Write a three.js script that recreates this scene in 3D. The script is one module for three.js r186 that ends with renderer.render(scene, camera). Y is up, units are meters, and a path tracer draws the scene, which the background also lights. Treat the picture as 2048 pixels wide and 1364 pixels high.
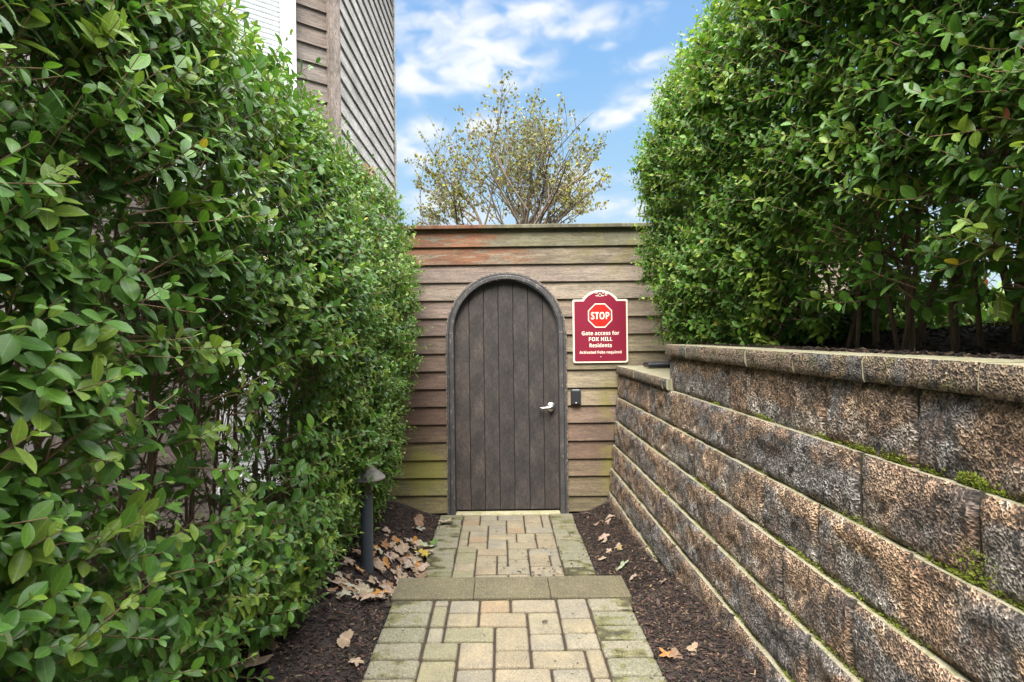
import * as THREE from 'three';
import { mergeGeometries } from 'three/addons/utils/BufferGeometryUtils.js';
import { RoundedBoxGeometry } from 'three/addons/geometries/RoundedBoxGeometry.js';

// ------------------------------------------------------------------ camera, sky, sun, exposure
const scene = new THREE.Scene();
const CAM_Y = 1.25, F = 1240, ROLL = 0.0122;
const camera = new THREE.PerspectiveCamera(2 * Math.atan(682 / F) * 180 / Math.PI, 1024 / 682, 0.05, 900);
camera.position.set(0, CAM_Y, 0);
camera.rotation.z = -ROLL;
camera.setViewOffset(2048, 1364, 24, 12, 2048, 1364);
const EXPOSURE = 4.3;
const renderer = new THREE.WebGLRenderer({ antialias: true });
renderer.toneMapping = THREE.LinearToneMapping;
renderer.toneMappingExposure = EXPOSURE;
renderer.shadowMap.enabled = true;
const SUN_DIR = new THREE.Vector3(-0.15, 0.84, 0.5).normalize();
const sun = new THREE.DirectionalLight(new THREE.Color(1.0, 0.955, 0.89), 2.2);
sun.position.copy(SUN_DIR).multiplyScalar(30);
sun.target.position.set(0, 0, -4);
sun.castShadow = true;
sun.shadow.radius = 60;
sun.shadow.mapSize.set(4096, 4096);
Object.assign(sun.shadow.camera, { left: -14, right: 14, top: 14, bottom: -14, near: 1, far: 70 });
scene.add(sun, sun.target);

// ------------------------------------------------------------------ random numbers and noise
function rng(seed) {
  let a = seed >>> 0;
  return () => { a = (a + 0x6D2B79F5) >>> 0; let t = a; t = Math.imul(t ^ (t >>> 15), t | 1); t ^= t + Math.imul(t ^ (t >>> 7), t | 61); return ((t ^ (t >>> 14)) >>> 0) / 4294967296; };
}
const clamp = (x, a = 0, b = 1) => Math.min(b, Math.max(a, x));
const lerp = (a, b, t) => a + (b - a) * t;
const sstep = (a, b, x) => { const t = clamp((x - a) / (b - a)); return t * t * (3 - 2 * t); };
const NG = 256, NTAB = new Float32Array(NG * NG);
{ const r = rng(11); for (let i = 0; i < NTAB.length; i++) NTAB[i] = r(); }
// value noise with lattice period (px, py), tileable
function vn(x, y, px = NG, py = NG, s = 0) {
  const xi = Math.floor(x), yi = Math.floor(y);
  let fx = x - xi, fy = y - yi;
  fx = fx * fx * (3 - 2 * fx); fy = fy * fy * (3 - 2 * fy);
  const x0 = ((xi % px) + px) % px, x1 = (x0 + 1) % px, y0 = ((yi % py) + py) % py, y1 = (y0 + 1) % py;
  const o = s * 37, q = s * 91;
  const A = NTAB[((y0 + q) & 255) * NG + ((x0 + o) & 255)], B = NTAB[((y0 + q) & 255) * NG + ((x1 + o) & 255)];
  const C = NTAB[((y1 + q) & 255) * NG + ((x0 + o) & 255)], D = NTAB[((y1 + q) & 255) * NG + ((x1 + o) & 255)];
  return (A + (B - A) * fx) * (1 - fy) + (C + (D - C) * fx) * fy;
}
function fbm(x, y, px, py, oct, s = 0) {
  let v = 0, a = 0.5, n = 0;
  for (let i = 0; i < oct; i++) { v += a * vn(x, y, px, py, s + i); n += a; a *= 0.5; x *= 2; y *= 2; px = Math.min(px * 2, 256); py = Math.min(py * 2, 256); }
  return v / n;
}
function vn3(x, y, z, s = 0) { return (vn(x + z * 0.71, y - z * 0.53, NG, NG, s) + vn(y + x * 0.37 + 40, z + x * 0.61, NG, NG, s + 3) + vn(z - y * 0.45, x + y * 0.29 + 80, NG, NG, s + 5)) / 3; }

// ------------------------------------------------------------------ sky (equirectangular, air and clouds only)
{
  const W = 3072, H = 1536, data = new Float32Array(W * H * 4);
  const lin = (c) => c.map((v) => { v /= 255; return v <= 0.04045 ? v / 12.92 : Math.pow((v + 0.055) / 1.055, 2.4); });
  const stops = [[-90, lin([150, 160, 165])], [-4, lin([190, 205, 215])], [0, lin([212, 232, 246])], [7, lin([186, 223, 249])], [15, lin([142, 203, 249])], [23, lin([104, 181, 246])], [32, lin([82, 162, 238])], [55, lin([66, 140, 226])], [90, lin([58, 128, 216])]];
  const at = (el) => { for (let i = 1; i < stops.length; i++) if (el <= stops[i][0]) { const t = (el - stops[i - 1][0]) / (stops[i][0] - stops[i - 1][0]); return [0, 1, 2].map((k) => lerp(stops[i - 1][1][k], stops[i][1][k], t)); } return stops[stops.length - 1][1]; };
  // clouds the photograph shows: photograph x, y, half width, half height, strength
  const blobs = [[905, 60, 130, 60, .85], [950, 110, 150, 60, .95], [985, 155, 90, 28, 1.0], [880, 105, 80, 50, .8], [820, 60, 60, 80, .7], [830, 160, 60, 40, .8], [870, 180, 60, 22, .7], [1080, 35, 90, 36, .95], [1190, 45, 90, 30, .85], [1245, 50, 60, 24, .6], [1150, 62, 50, 16, .7], [1290, 14, 40, 12, .6],
    [1205, 92, 30, 9, .75], [1290, 125, 60, 18, .8], [1340, 118, 60, 18, .7], [1225, 238, 50, 20, 1.0], [1300, 200, 70, 32, 1.0], [1350, 190, 60, 40, 1.0], [860, 280, 60, 36, .95], [960, 245, 70, 26, .75], [820, 300, 60, 40, .8], [1120, 240, 60, 20, .7], [1150, 360, 60, 22, .7], [1240, 358, 40, 14, .65], [1250, 415, 90, 22, .8], [870, 410, 90, 30, .75], [1000, 430, 260, 26, .6], [1060, 95, 30, 26, .3]].map(([x, y, a, b, s]) => {
    const dx = x - 1000, dy = y - 670, u = dx - dy * ROLL, v = dy + dx * ROLL;
    return { az: Math.atan2(u, F), el: Math.atan2(-v, Math.hypot(u, F)), a: a / F, b: b / F, s };
  });
  for (let j = 0; j < H; j++) {
    const el = ((j + 0.5) / H - 0.5) * Math.PI, deg = el * 180 / Math.PI, base = at(deg);
    for (let i = 0; i < W; i++) {
      const az = ((i + 0.5) / W) * 2 * Math.PI - Math.PI + Math.PI / 2; // 0 straight ahead (-z), positive to the right
      let a = az > Math.PI ? az - 2 * Math.PI : az;
      let cov = 0;
      if (el > -0.02) {
        const wx = fbm(a * 22 + 30, el * 40, 256, 256, 3, 14) - .5, n = fbm(a * 30 + 60 + wx * 1.6, el * 58 + wx, 256, 256, 6, 3), n2 = fbm(a * 7 + 9 + n * .6, el * 12, 256, 256, 4, 9);
        let m = 0;
        for (const b of blobs) { const dx = (a - b.az) / b.a, dy = (el - b.el) / b.b, q = dx * dx + dy * dy; if (q < 6) m = Math.max(m, b.s * Math.exp(-q * 0.62)); }
        const out = sstep(0.45, 0.8, Math.abs(a)) + sstep(0.52, 0.75, el);   // elsewhere broken cloud goes on and closes overhead, brightened there to light the garden
        m = Math.max(m, clamp(out) * clamp((n2 - 0.30 + .22 * sstep(.4, 1.0, el)) * 3.4));
        cov = sstep(0.18, 1.05, m * (0.12 + 1.5 * n)) * lerp(.9, 1, sstep(.5, .7, el));
      }
      const o = (j * W + i) * 4, white = [0.98, 0.99, 1.0];
      for (let k = 0; k < 3; k++) data[o + k] = lerp(lerp(base[k], 1, .19) * 1.02, white[k] * lerp(1.10, 13, sstep(.48, .95, el)), cov) / EXPOSURE;  // unseen high cloud made far brighter than the low cloud, as added light
      data[o + 3] = 1;
    }
  }
  const t = new THREE.DataTexture(data, W, H, THREE.RGBAFormat, THREE.FloatType);
  t.mapping = THREE.EquirectangularReflectionMapping;
  t.minFilter = t.magFilter = THREE.LinearFilter;
  t.wrapS = THREE.RepeatWrapping;
  t.needsUpdate = true;
  scene.background = t; scene.environment = t;
}

// ------------------------------------------------------------------ helpers
const used = {};
function numbered(name) { const n = used[name] = (used[name] ?? -1) + 1; return n ? `${name}_${String(n).padStart(3, '0')}` : name; }
function tag(o, label, category, group, kind) { o.userData = { ...o.userData }; if (label) o.userData.label = label; if (category) o.userData.category = category; if (group) o.userData.group = group; if (kind) o.userData.kind = kind; return o; }
function thing(name, label, category, pos = [0, 0, 0], group) { const g = new THREE.Group(); g.name = numbered(name); g.position.set(...pos); scene.add(g); return tag(g, label, category, group); }
function mesh(name, geo, mat, parent) { const m = new THREE.Mesh(geo, mat); m.name = parent === scene ? numbered(name) : name; parent.add(m); return m; }
const V = (x, y, z) => new THREE.Vector3(x, y, z);
function tex(w, h, fn, srgb = true) {
  const d = new Uint8Array(w * h * 4);
  for (let j = 0; j < h; j++) for (let i = 0; i < w; i++) { const c = fn((i + .5) / w, (j + .5) / h), o = (j * w + i) * 4; d[o] = clamp(c[0], 0, 255); d[o + 1] = clamp(c[1], 0, 255); d[o + 2] = clamp(c[2], 0, 255); d[o + 3] = c[3] ?? 255; }
  const t = new THREE.DataTexture(d, w, h, THREE.RGBAFormat); t.wrapS = t.wrapT = THREE.RepeatWrapping; t.magFilter = t.minFilter = THREE.LinearFilter; if (srgb) t.colorSpace = THREE.SRGBColorSpace; t.needsUpdate = true; return t;
}
const mix3 = (a, b, t) => [lerp(a[0], b[0], t), lerp(a[1], b[1], t), lerp(a[2], b[2], t)];
// uv in units of the texture: box projection, su, sv = metres per repeat
function boxUV(geo, su, sv, ox = 0, oy = 0, swap = false) {
  const g = geo.index ? geo.toNonIndexed() : geo, p = g.attributes.position, uv = new Float32Array(p.count * 2);
  const a = V(), b = V(), c = V(), n = V();
  for (let i = 0; i < p.count; i += 3) {
    a.fromBufferAttribute(p, i); b.fromBufferAttribute(p, i + 1); c.fromBufferAttribute(p, i + 2);
    n.subVectors(b, a).cross(c.clone().sub(a)); const x = Math.abs(n.x), y = Math.abs(n.y), z = Math.abs(n.z);
    [a, b, c].forEach((q, k) => { let u, v; if (x >= y && x >= z) { u = q.z; v = q.y; } else if (y >= z) { u = q.x; v = q.z; } else { u = q.x; v = q.y; } if (swap) [u, v] = [v, u]; uv[(i + k) * 2] = u / su + ox; uv[(i + k) * 2 + 1] = v / sv + oy; });
  }
  g.setAttribute('uv', new THREE.BufferAttribute(uv, 2)); return g;
}
function strip(g) { for (const k of Object.keys(g.attributes)) if (!['position', 'normal', 'uv'].includes(k)) g.deleteAttribute(k); return g.index ? g.toNonIndexed() : g; }
const merged = (list) => mergeGeometries(list.map(strip));
function tube(points, r0, r1, seg = 8, rad = 6) {   // tapered tube along a smooth curve
  const curve = new THREE.CatmullRomCurve3(points), g = new THREE.TubeGeometry(curve, seg, 1, rad, false), p = g.attributes.position, c = V();
  for (let i = 0; i <= seg; i++) { curve.getPointAt(i / seg, c); const r = lerp(r0, r1, i / seg); for (let j = 0; j <= rad; j++) { const k = i * (rad + 1) + j; p.setXYZ(k, c.x + (p.getX(k) - c.x) * r, c.y + (p.getY(k) - c.y) * r, c.z + (p.getZ(k) - c.z) * r); } }
  return g;
}
function polyTube(pts, r0, r1, rad = 3) {   // light polyline tube for twigs
  const n = pts.length, pos = [], nor = [], uv = [], idx = [], t = V(), a = V(), b = V();
  for (let i = 0; i < n; i++) {
    t.subVectors(pts[Math.min(n - 1, i + 1)], pts[Math.max(0, i - 1)]).normalize(); a.set(-t.z, 0, t.x); if (a.lengthSq() < 1e-4) a.set(1, 0, 0); a.normalize(); b.crossVectors(t, a); const r = lerp(r0, r1, i / (n - 1));
    for (let k = 0; k <= rad; k++) { const w = k / rad * 6.2832, c = Math.cos(w), q = Math.sin(w), x = a.x * c + b.x * q, y = a.y * c + b.y * q, z = a.z * c + b.z * q; pos.push(pts[i].x + x * r, pts[i].y + y * r, pts[i].z + z * r); nor.push(x, y, z); uv.push(i / n, k / rad); }
  }
  for (let i = 0; i < n - 1; i++) for (let k = 0; k < rad; k++) { const p = i * (rad + 1) + k, q = p + rad + 1; idx.push(p, p + 1, q, p + 1, q + 1, q); }
  const g = new THREE.BufferGeometry(); g.setAttribute('position', new THREE.Float32BufferAttribute(pos, 3)); g.setAttribute('normal', new THREE.Float32BufferAttribute(nor, 3)); g.setAttribute('uv', new THREE.Float32BufferAttribute(uv, 2)); g.setIndex(idx); return g;
}
const polyShape = (pts) => new THREE.Shape(pts.map(([x, y]) => new THREE.Vector2(x, y)));
const std = (o) => new THREE.MeshStandardMaterial(o);

// ------------------------------------------------------------------ textures
// grey weathered wood grain, streaks along u; 1.2 m x 0.6 m
const grainTex = tex(1024, 512, (u, v) => {
  const w = fbm(u * 6, v * 48, 6, 48, 4, 1), f = vn(u * 24, v * 220, 24, 220, 5), f2 = vn(u * 60, v * 250, 60, 250, 6), b = fbm(u * 4, v * 5, 4, 5, 4, 8);
  const k = 0.60 + 0.22 * (w - .5) + .16 * (f - .5) + .13 * (f2 - .5) + .22 * (b - .5), crack = vn(u * 10, v * 128, 10, 128, 14) > .93 ? .72 : 1;
  return [232 * k * crack * 1.35, 230 * k * crack * 1.35, 226 * k * crack * 1.35];
});
// fence boards: stains and lichen stand where the photograph has them; covers x -1.5..1.5, y -0.30..2.25
const FX0 = -1.5, FW = 3.0, FY0 = -0.30, FH = 2.55, FTOP = 2.156, EXPO = 0.1515;
const boardL = [[146, 84, 46], [150, 92, 52], [146, 122, 106], [156, 134, 114], [148, 120, 104], [134, 106, 90], [138, 110, 88], [132, 102, 80], [128, 94, 74], [122, 88, 68], [116, 80, 60], [124, 92, 62], [134, 112, 64], [142, 130, 62], [140, 130, 64], [132, 116, 64]];
const boardR = [[112, 106, 68], [124, 108, 78], [150, 130, 112], [158, 140, 114], [152, 130, 102], [146, 122, 94], [150, 134, 94], [146, 128, 90], [158, 140, 104], [152, 132, 96], [138, 108, 84], [128, 96, 74], [122, 90, 66], [130, 104, 74], [134, 112, 76], [120, 104, 66]];
const fenceTex = tex(1792, 1632, (u, v) => {
  const X = FX0 + u * FW, Y = FY0 + v * FH, k = clamp(Math.floor((FTOP - Y) / EXPO), 0, 15), o = k * 17.3;
  const gl = fbm(X * 5 + o, Y * 60, 256, 256, 4, 2), gf = vn(X * 26 + o, Y * 420, 256, 256, 7), gs = vn(X * 90, Y * 240 + o, 256, 256, 4), bl = fbm(X * 3 + o, Y * 6, 256, 256, 5, 12), sp = vn(X * 300, Y * 300, 256, 256, 19);
  let t = sstep(-.15, .75, X + (bl - .5) * .6); if (k < 2) t = sstep(-.15, .35, X + (bl - .5) * 1.1);
  let c = mix3(boardL[k], boardR[k], t);
  if (k < 2) { const flake = sstep(.50, .60, fbm(X * 9 + o, Y * 50, 256, 256, 5, 21) + (k === 1 ? .04 : -.02)); c = mix3(c, k ? [142, 126, 98] : [122, 118, 88], flake * .8); const red = .6 * sstep(.52, .64, fbm(X * 7, Y * 30 + o, 256, 256, 4, 30)) * (1 - t); c = mix3(c, [158, 78, 36], red * .6); }
  let m = 0.86 + .34 * (gl - .5) + .26 * (gf - .5) + .20 * (gs - .5) + .28 * (bl - .5) + .12;
  { const g = (c[0] * .4 + c[1] * .45 + c[2] * .15); c = c.map((q) => lerp(q, g, .36) * m); }
  // green algae: patches left of the gate low down and along the stone wall
  const al = fbm(X * 7 + 3, Y * 9, 256, 256, 5, 25), fine = vn(X * 160, Y * 200, 256, 256, 27);
  const low = Math.exp(-(((X + .66) / .20) ** 2)) * Math.exp(-(((Y - .10) / .20) ** 2)) * (X < -.3 ? 1 : 0);
  const wall = sstep(.80, .95, X + (al - .5) * .12) * sstep(1.0, .6, Y) * sstep(-.25, .05, Y);
  const topR = sstep(.45, .9, X) * sstep(1.6, 1.9, Y) * .3 * sstep(.5, .62, al);
  const a = clamp(sstep(.26, .72, low * 1.0 + (al - .5) * .55 + .03) + wall * sstep(.34, .6, al) * .9 + topR);
  c = mix3(c, mix3([146, 140, 62], [128, 128, 58], fine), a * .82 * (0.78 + .22 * sp));
  if (sp > .985) c = c.map((q) => Math.min(235, q + 70));
  return c;
});
// dark door planks, grain along v (uv swapped for planks): 1.0 m x 0.5 m
const doorTex = tex(1024, 512, (u, v) => {
  const w = fbm(u * 3, v * 14, 3, 14, 3, 3), g = vn(u * 26, v * 200, 26, 200, 9), g2 = vn(u * 120, v * 256, 120, 256, 11), sp = vn(u * 256, v * 240, 256, 240, 13), b = fbm(u * 5, v * 5, 5, 5, 4, 18);
  const k = 0.9 + .55 * (w - .5) + .42 * (g - .5) + .34 * (g2 - .5) + .26 * (b - .5) + (sp > .9 ? .30 : 0);
  const c = mix3([70, 64, 61], [86, 75, 69], w); return c.map((q) => q * k);
});
// dark paint, chipped to pale wood at the edges and in specks: 0.6 m
const paintTex = tex(512, 512, (u, v) => {
  const b = fbm(u * 5, v * 9, 5, 9, 4, 4), ch = fbm(u * 40, v * 14, 40, 14, 4, 15), s = vn(u * 160, v * 60, 160, 60, 22);
  let c = mix3([44, 43, 44], [74, 70, 68], b); c = c.map((q) => q * (.85 + .3 * s)); const k = sstep(.66, .72, ch); return mix3(c, [128, 118, 104], k * .5);
});
const paleTex = tex(512, 512, (u, v) => {
  const ch = fbm(u * 24, v * 40, 24, 40, 4, 6), s = vn(u * 120, v * 160, 120, 160, 23), k = sstep(.44, .56, ch);
  return mix3([82, 76, 70], [132, 122, 106], k).map((q) => q * (.8 + .35 * s));
});
// split face of concrete block: 0.82 m x 0.8 m, four block heights; two sheets
function stoneTex(s) {
  return tex(1024, 1024, (u, v) => {
    const row = (v * 4) % 1, X = u * .82, Y = v * .8;
    const big = fbm(u * 5, v * 7, 5, 7, 4, s), hue = fbm(u * 4 + 2.5, v * 6, 4, 6, 3, s + 7), md = fbm(u * 22, v * 22, 22, 22, 4, s + 11), fi = vn(u * 150, v * 150, 150, 150, s + 17), fi2 = vn(u * 250, v * 250, 250, 250, s + 19), dk = fbm(u * 36, v * 30, 36, 30, 3, s + 23);
    let c = mix3([142, 118, 98], [202, 172, 144], md);                       // tan
    c = mix3(c, [140, 134, 130], sstep(.44, .60, hue));                      // grey batches
    c = mix3(c, [112, 108, 107], sstep(.53, .68, big) * .48);                 // charcoal
    c = mix3(c, [124, 94, 74], sstep(.58, .70, fbm(u * 9, v * 9, 9, 9, 3, s + 29)) * .38);
    const ef = sstep(.52, .66, fbm(u * 8, v * 10, 8, 10, 4, s + 31) + (row < .42 ? .12 * (1 - row / .42) : -.12)); // lime bloom, grainy
    c = mix3(c, [206, 204, 198], ef * (.18 + .50 * fi));
    let k = .95 + .85 * (fi - .5) + .75 * (fi2 - .5) + .3 * (md - .5); k *= dk > .60 ? lerp(1, .62, sstep(.60, .70, dk)) : 1; if (fi2 > .95) k *= 1.35; if (fi2 < .07) k *= .6;
    return c.map((q) => q * k);
  });
}
const stoneA = stoneTex(2), stoneB = stoneTex(41);
const capTex = tex(1024, 512, (u, v) => {   // cap stone and ledge tops: 0.8 m x 0.4 m
  const b = fbm(u * 6, v * 3, 6, 3, 4, 33), md = fbm(u * 40, v * 20, 40, 20, 3, 35), fi = vn(u * 200, v * 100, 200, 100, 37), fi2 = vn(u * 256, v * 128, 256, 128, 39), pk = vn(u * 90, v * 45, 90, 45, 44);
  let c = mix3([118, 102, 86], [160, 138, 112], md); c = mix3(c, [108, 104, 98], sstep(.5, .62, b)); c = mix3(c, [96, 96, 58], sstep(.55, .7, fbm(u * 10, v * 5, 10, 5, 4, 48)) * .5);
  const k = 1 + .6 * (fi - .5) + .6 * (fi2 - .5) - (pk > .72 ? .42 : 0) + (fi2 > .93 ? .5 : 0); return c.map((q) => q * k);
});
const ledgeTex = tex(512, 512, (u, v) => {  // algae covered smooth concrete: 0.5 m
  const b = fbm(u * 8, v * 8, 8, 8, 4, 51), fi = vn(u * 128, v * 128, 128, 128, 53), m = fbm(u * 14, v * 14, 14, 14, 3, 55);
  let c = mix3([136, 130, 108], [166, 158, 132], b); c = mix3(c, [120, 120, 78], sstep(.5, .68, m) * .5); return c.map((q) => q * (.86 + .28 * fi));
});
const paverTex = tex(512, 512, (u, v) => {  // sandy speckle: 0.5 m
  const b = fbm(u * 6, v * 6, 6, 6, 4, 61), fi = vn(u * 170, v * 170, 170, 170, 63), f2 = vn(u * 256, v * 256, 256, 256, 65);
  const k = .9 + .22 * (b - .5) + .26 * (fi - .5) + .24 * (f2 - .5) - (fi < .06 ? .2 : 0); const c = mix3([232, 225, 208], [230, 215, 186], b); return c.map((q) => q * k);
});
const borderTex = tex(1024, 1024, (u, v) => {  // greenish border pavers with algae blotches: 0.9 m
  const b = fbm(u * 9, v * 9, 9, 9, 5, 71), h = fbm(u * 6 + 1, v * 6, 6, 6, 4, 72), fi = vn(u * 200, v * 200, 200, 200, 73), f2 = vn(u * 256, v * 256, 256, 256, 75);
  let c = mix3([188, 184, 168], [176, 172, 150], h); c = mix3(c, [150, 148, 96], sstep(.48, .60, b) * .85); c = mix3(c, [84, 80, 54], sstep(.59, .70, b) * .85);
  return c.map((q) => q * (.9 + .26 * (fi - .5) + .24 * (f2 - .5)));
});
const stepTex = tex(512, 512, (u, v) => {  // exposed aggregate, dark olive: 0.4 m
  const b = fbm(u * 5, v * 5, 5, 5, 4, 81), fi = vn(u * 120, v * 120, 120, 120, 83), f2 = vn(u * 230, v * 230, 230, 230, 85);
  let c = mix3([88, 80, 60], [112, 104, 76], b); let k = 1 + .5 * (fi - .5) + .5 * (f2 - .5); if (fi > .93) k *= 1.5; return c.map((q) => q * k);
});
const soilTex = tex(512, 512, (u, v) => {
  const b = fbm(u * 12, v * 12, 12, 12, 5, 91), fi = vn(u * 128, v * 128, 128, 128, 93); return mix3([24, 17, 14], [46, 34, 28], b).map((q) => q * (.7 + .6 * fi));
});
const leafTex = tex(128, 256, (u, v) => {  // midrib and side veins
  const x = Math.abs(u - .5) * 2, mid = Math.exp(-((x / .05) ** 2)), vein = Math.pow(.5 + .5 * Math.cos((v * 9 - x * 2.2) * Math.PI * 2), 14) * sstep(.04, .2, x), n = fbm(u * 6, v * 12, 6, 12, 3, 95);
  const k = 205 + 50 * mid + 16 * vein + 40 * (n - .5); return [k + 12 * mid, k, k - 6];
});
const barkTex = tex(256, 512, (u, v) => { const b = fbm(u * 8, v * 5, 8, 5, 4, 97), f = vn(u * 64, v * 60, 64, 60, 99); return mix3([120, 106, 92], [176, 160, 142], b).map((q) => q * (.75 + .5 * f)); });

// ------------------------------------------------------------------ the ground
const PX0 = -0.525, PX1 = 0.593, PCX = 0.034, UPY = -0.26, STEP_Z0 = 2.94, STEP_Z1 = 3.2, GATE_D = 5.3;
function groundY(x, d) {
  const edge = lerp(-.03, -.285, sstep(2.95, 3.45, d)), outer = .03 - .19 * sstep(2.2, 5.2, d), off = Math.max(PX0 - x, x - PX1);
  let y = lerp(edge, outer, sstep(0.0, .42, off)) + .035 * (fbm(x * 5 + 50, d * 5 + 50, 256, 256, 3, 6) - .5);
  if (off < 0 && d < GATE_D) { const in0 = sstep(0, -.03, off); y = lerp(y, (d < STEP_Z0 ? 0 : UPY) - .10, in0); }
  if (d > 5.45) y = lerp(y, -.3, sstep(5.45, 6.2, d));
  return y - .25 * sstep(1.2, 1.6, x);
}
{
  const axis = (lo, hi, stepv, far) => { const a = []; for (let x = lo; x <= hi + 1e-6; x += stepv) a.push(x); let s = stepv; const R = [], L = []; for (let x = hi + s; x < far; x += s) { R.push(x); s *= 1.5; } R.push(far); s = stepv; for (let x = lo - s; x > -far; x -= s) { L.push(x); s *= 1.5; } L.push(-far); return [...L.reverse(), ...a, ...R]; };
  const xs = axis(-2.6, 1.3, .04, 420), ds = axis(0.6, 5.6, .04, 420), pos = [], uv = [], idx = [];
  for (const d of ds) for (const x of xs) { pos.push(x, groundY(x, d), -d); uv.push(x / .5, d / .5); }
  for (let j = 0; j < ds.length - 1; j++) for (let i = 0; i < xs.length - 1; i++) { const a = j * xs.length + i, b = a + 1, c = a + xs.length, e = c + 1; idx.push(a, b, c, b, e, c); }
  const g = new THREE.BufferGeometry(); g.setAttribute('position', new THREE.Float32BufferAttribute(pos, 3)); g.setAttribute('uv', new THREE.Float32BufferAttribute(uv, 2)); g.setIndex(idx); g.computeVertexNormals();
  tag(mesh('ground', g, std({ map: soilTex, roughness: 1, bumpMap: soilTex, bumpScale: .012 }), scene), 'dark soil ground under the bark mulch beds', null, null, 'structure');
}

// ------------------------------------------------------------------ path: pavers, border, step
const path = new THREE.Group(); path.name = 'path'; scene.add(path); tag(path, 'paved garden path of tan pavers with green stained border leading to the gate', null, null, 'structure');
{
  const r = rng(5);
  const tints = [[0.244, 0.235, 0.199], [0.256, 0.237, 0.193], [0.235, 0.228, 0.206], [0.249, 0.223, 0.181], [0.239, 0.235, 0.216], [0.265, 0.245, 0.210]].map((c) => std({ color: new THREE.Color(...c), map: paverTex, bumpMap: paverTex, bumpScale: .002, roughness: .92 }));
  const warm = std({ color: new THREE.Color(.265, .216, .163), map: paverTex, bumpMap: paverTex, bumpScale: .002, roughness: .92 });
  const green = [std({ color: new THREE.Color(.225, .225, .168), map: paverTex, bumpMap: paverTex, bumpScale: .002, roughness: .92 })];
  const border = [[0.353, 0.340, 0.294], [0.328, 0.323, 0.269], [0.374, 0.353, 0.307]].map((c) => std({ color: new THREE.Color(...c), map: borderTex, bumpMap: paverTex, bumpScale: .002, roughness: .92 }));
  function paver(name, x0, x1, d0, d1, top, mat, ch = .010) {
    const jit = .006, j = .0045, w = x1 - x0 - 2 * j, l = d1 - d0 - 2 * .0075; if (w < .015 || l < .015) return;
    const g = boxUV(new RoundedBoxGeometry(w, .06, l, 2, Math.min(ch, w / 2.2, l / 2.2)), name === 'border_paver' ? .9 : .5, name === 'border_paver' ? .9 : .5, r(), r());
    const m = mesh(name, g, mat, path); m.position.set((x0 + x1) / 2 + (r() - .5) * .002, top - .03 + (r() - .5) * jit * .8, -(d0 + d1) / 2); m.rotation.set((r() - .5) * .018, (r() - .5) * .014, (r() - .5) * .018);
  }
  // lower field, cells of 0.0714 x 0.0675 counted from the step toward the camera
  const CX = .0714, CD = .0675, FX = -.323;
  const set = [[0, 1, 0, 1], [0, 1, 1, 4], [1, 3, 0, 2], [3, 5, 0, 2, 1], [5, 8, 0, 2], [8, 10, 0, 3], [1, 3, 2, 4], [3, 6, 2, 4], [6, 8, 2, 5], [8, 10, 3, 5], [0, 1, 4, 6], [1, 4, 4, 6], [4, 6, 4, 7], [6, 8, 5, 7], [8, 10, 5, 7], [0, 2, 6, 8, 2], [2, 4, 6, 9], [4, 6, 7, 9], [6, 9, 7, 9], [9, 10, 7, 10], [0, 2, 8, 11, 2], [2, 4, 9, 12], [4, 7, 9, 11], [7, 9, 9, 12], [9, 10, 10, 12]];
  function fill(rows, given, d0, dir, top, greenish, seed) {
    const q = rng(seed), occ = Array.from({ length: rows }, () => new Uint8Array(10)), put = ([a, b, c, e, k]) => {
      for (let y = c; y < Math.min(e, rows); y++) for (let x = a; x < b; x++) occ[y][x] = 1;
      const e2 = Math.min(e, rows), da = d0 + dir * c * CD, db = d0 + dir * e2 * CD;
      const mat = k === 1 ? warm : k === 2 ? green[0] : q() < greenish(c, a) ? green[0] : tints[Math.floor(q() * tints.length)];
      paver('paver', FX + a * CX, FX + b * CX, Math.min(da, db), Math.max(da, db), top, mat);
    };
    given.forEach(put);
    for (let y = 0; y < rows; y++) for (let x = 0; x < 10; x++) if (!occ[y][x]) {
      const opts = [[3, 2], [2, 3], [2, 2], [3, 2], [2, 2], [1, 3], [1, 2], [2, 1], [1, 1]].filter(([w, h]) => { if (x + w > 10 || y + h > rows) return false; for (let b = 0; b < h; b++) for (let a = 0; a < w; a++) if (occ[y + b][x + a]) return false; return true; });
      const full = opts.filter((o) => o[0] * o[1] >= 4), pick = (full.length ? full : opts)[Math.floor(q() * (full.length || opts.length))];
      put([x, x + pick[0], y, y + pick[1], q() < .12 ? 1 : 0]);
    }
  }
  fill(44, set, STEP_Z0 - .004, -1, 0, (row, col) => (col < 1 ? .35 : .06), 21);
  fill(29, [[0, 2, 0, 2], [2, 4, 0, 2], [4, 7, 0, 2], [7, 9, 0, 3], [9, 10, 0, 3], [0, 2, 2, 4, 1], [2, 5, 2, 4], [5, 7, 2, 5], [7, 9, 3, 5], [9, 10, 3, 5], [0, 3, 4, 6], [3, 5, 4, 7], [5, 7, 5, 7, 1], [7, 10, 5, 7], [0, 1, 6, 9], [1, 3, 6, 8], [3, 6, 7, 9], [6, 8, 7, 10], [8, 10, 7, 9], [1, 3, 8, 10, 1], [0, 1, 9, 11], [3, 5, 9, 12], [8, 10, 9, 12], [1, 3, 10, 12], [5, 8, 10, 12], [0, 2, 11, 13, 2], [0, 2, 13, 16, 2], [2, 5, 12, 14], [5, 7, 12, 15], [7, 10, 12, 14], [2, 4, 14, 17], [4, 5, 14, 16], [7, 9, 14, 17], [9, 10, 14, 17], [5, 7, 15, 17], [0, 2, 16, 18], [4, 7, 17, 19], [2, 4, 17, 19]], 5.2, -1, UPY, (row, col) => (col < 2 && row > 12 ? .7 : .08), 8);
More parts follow.
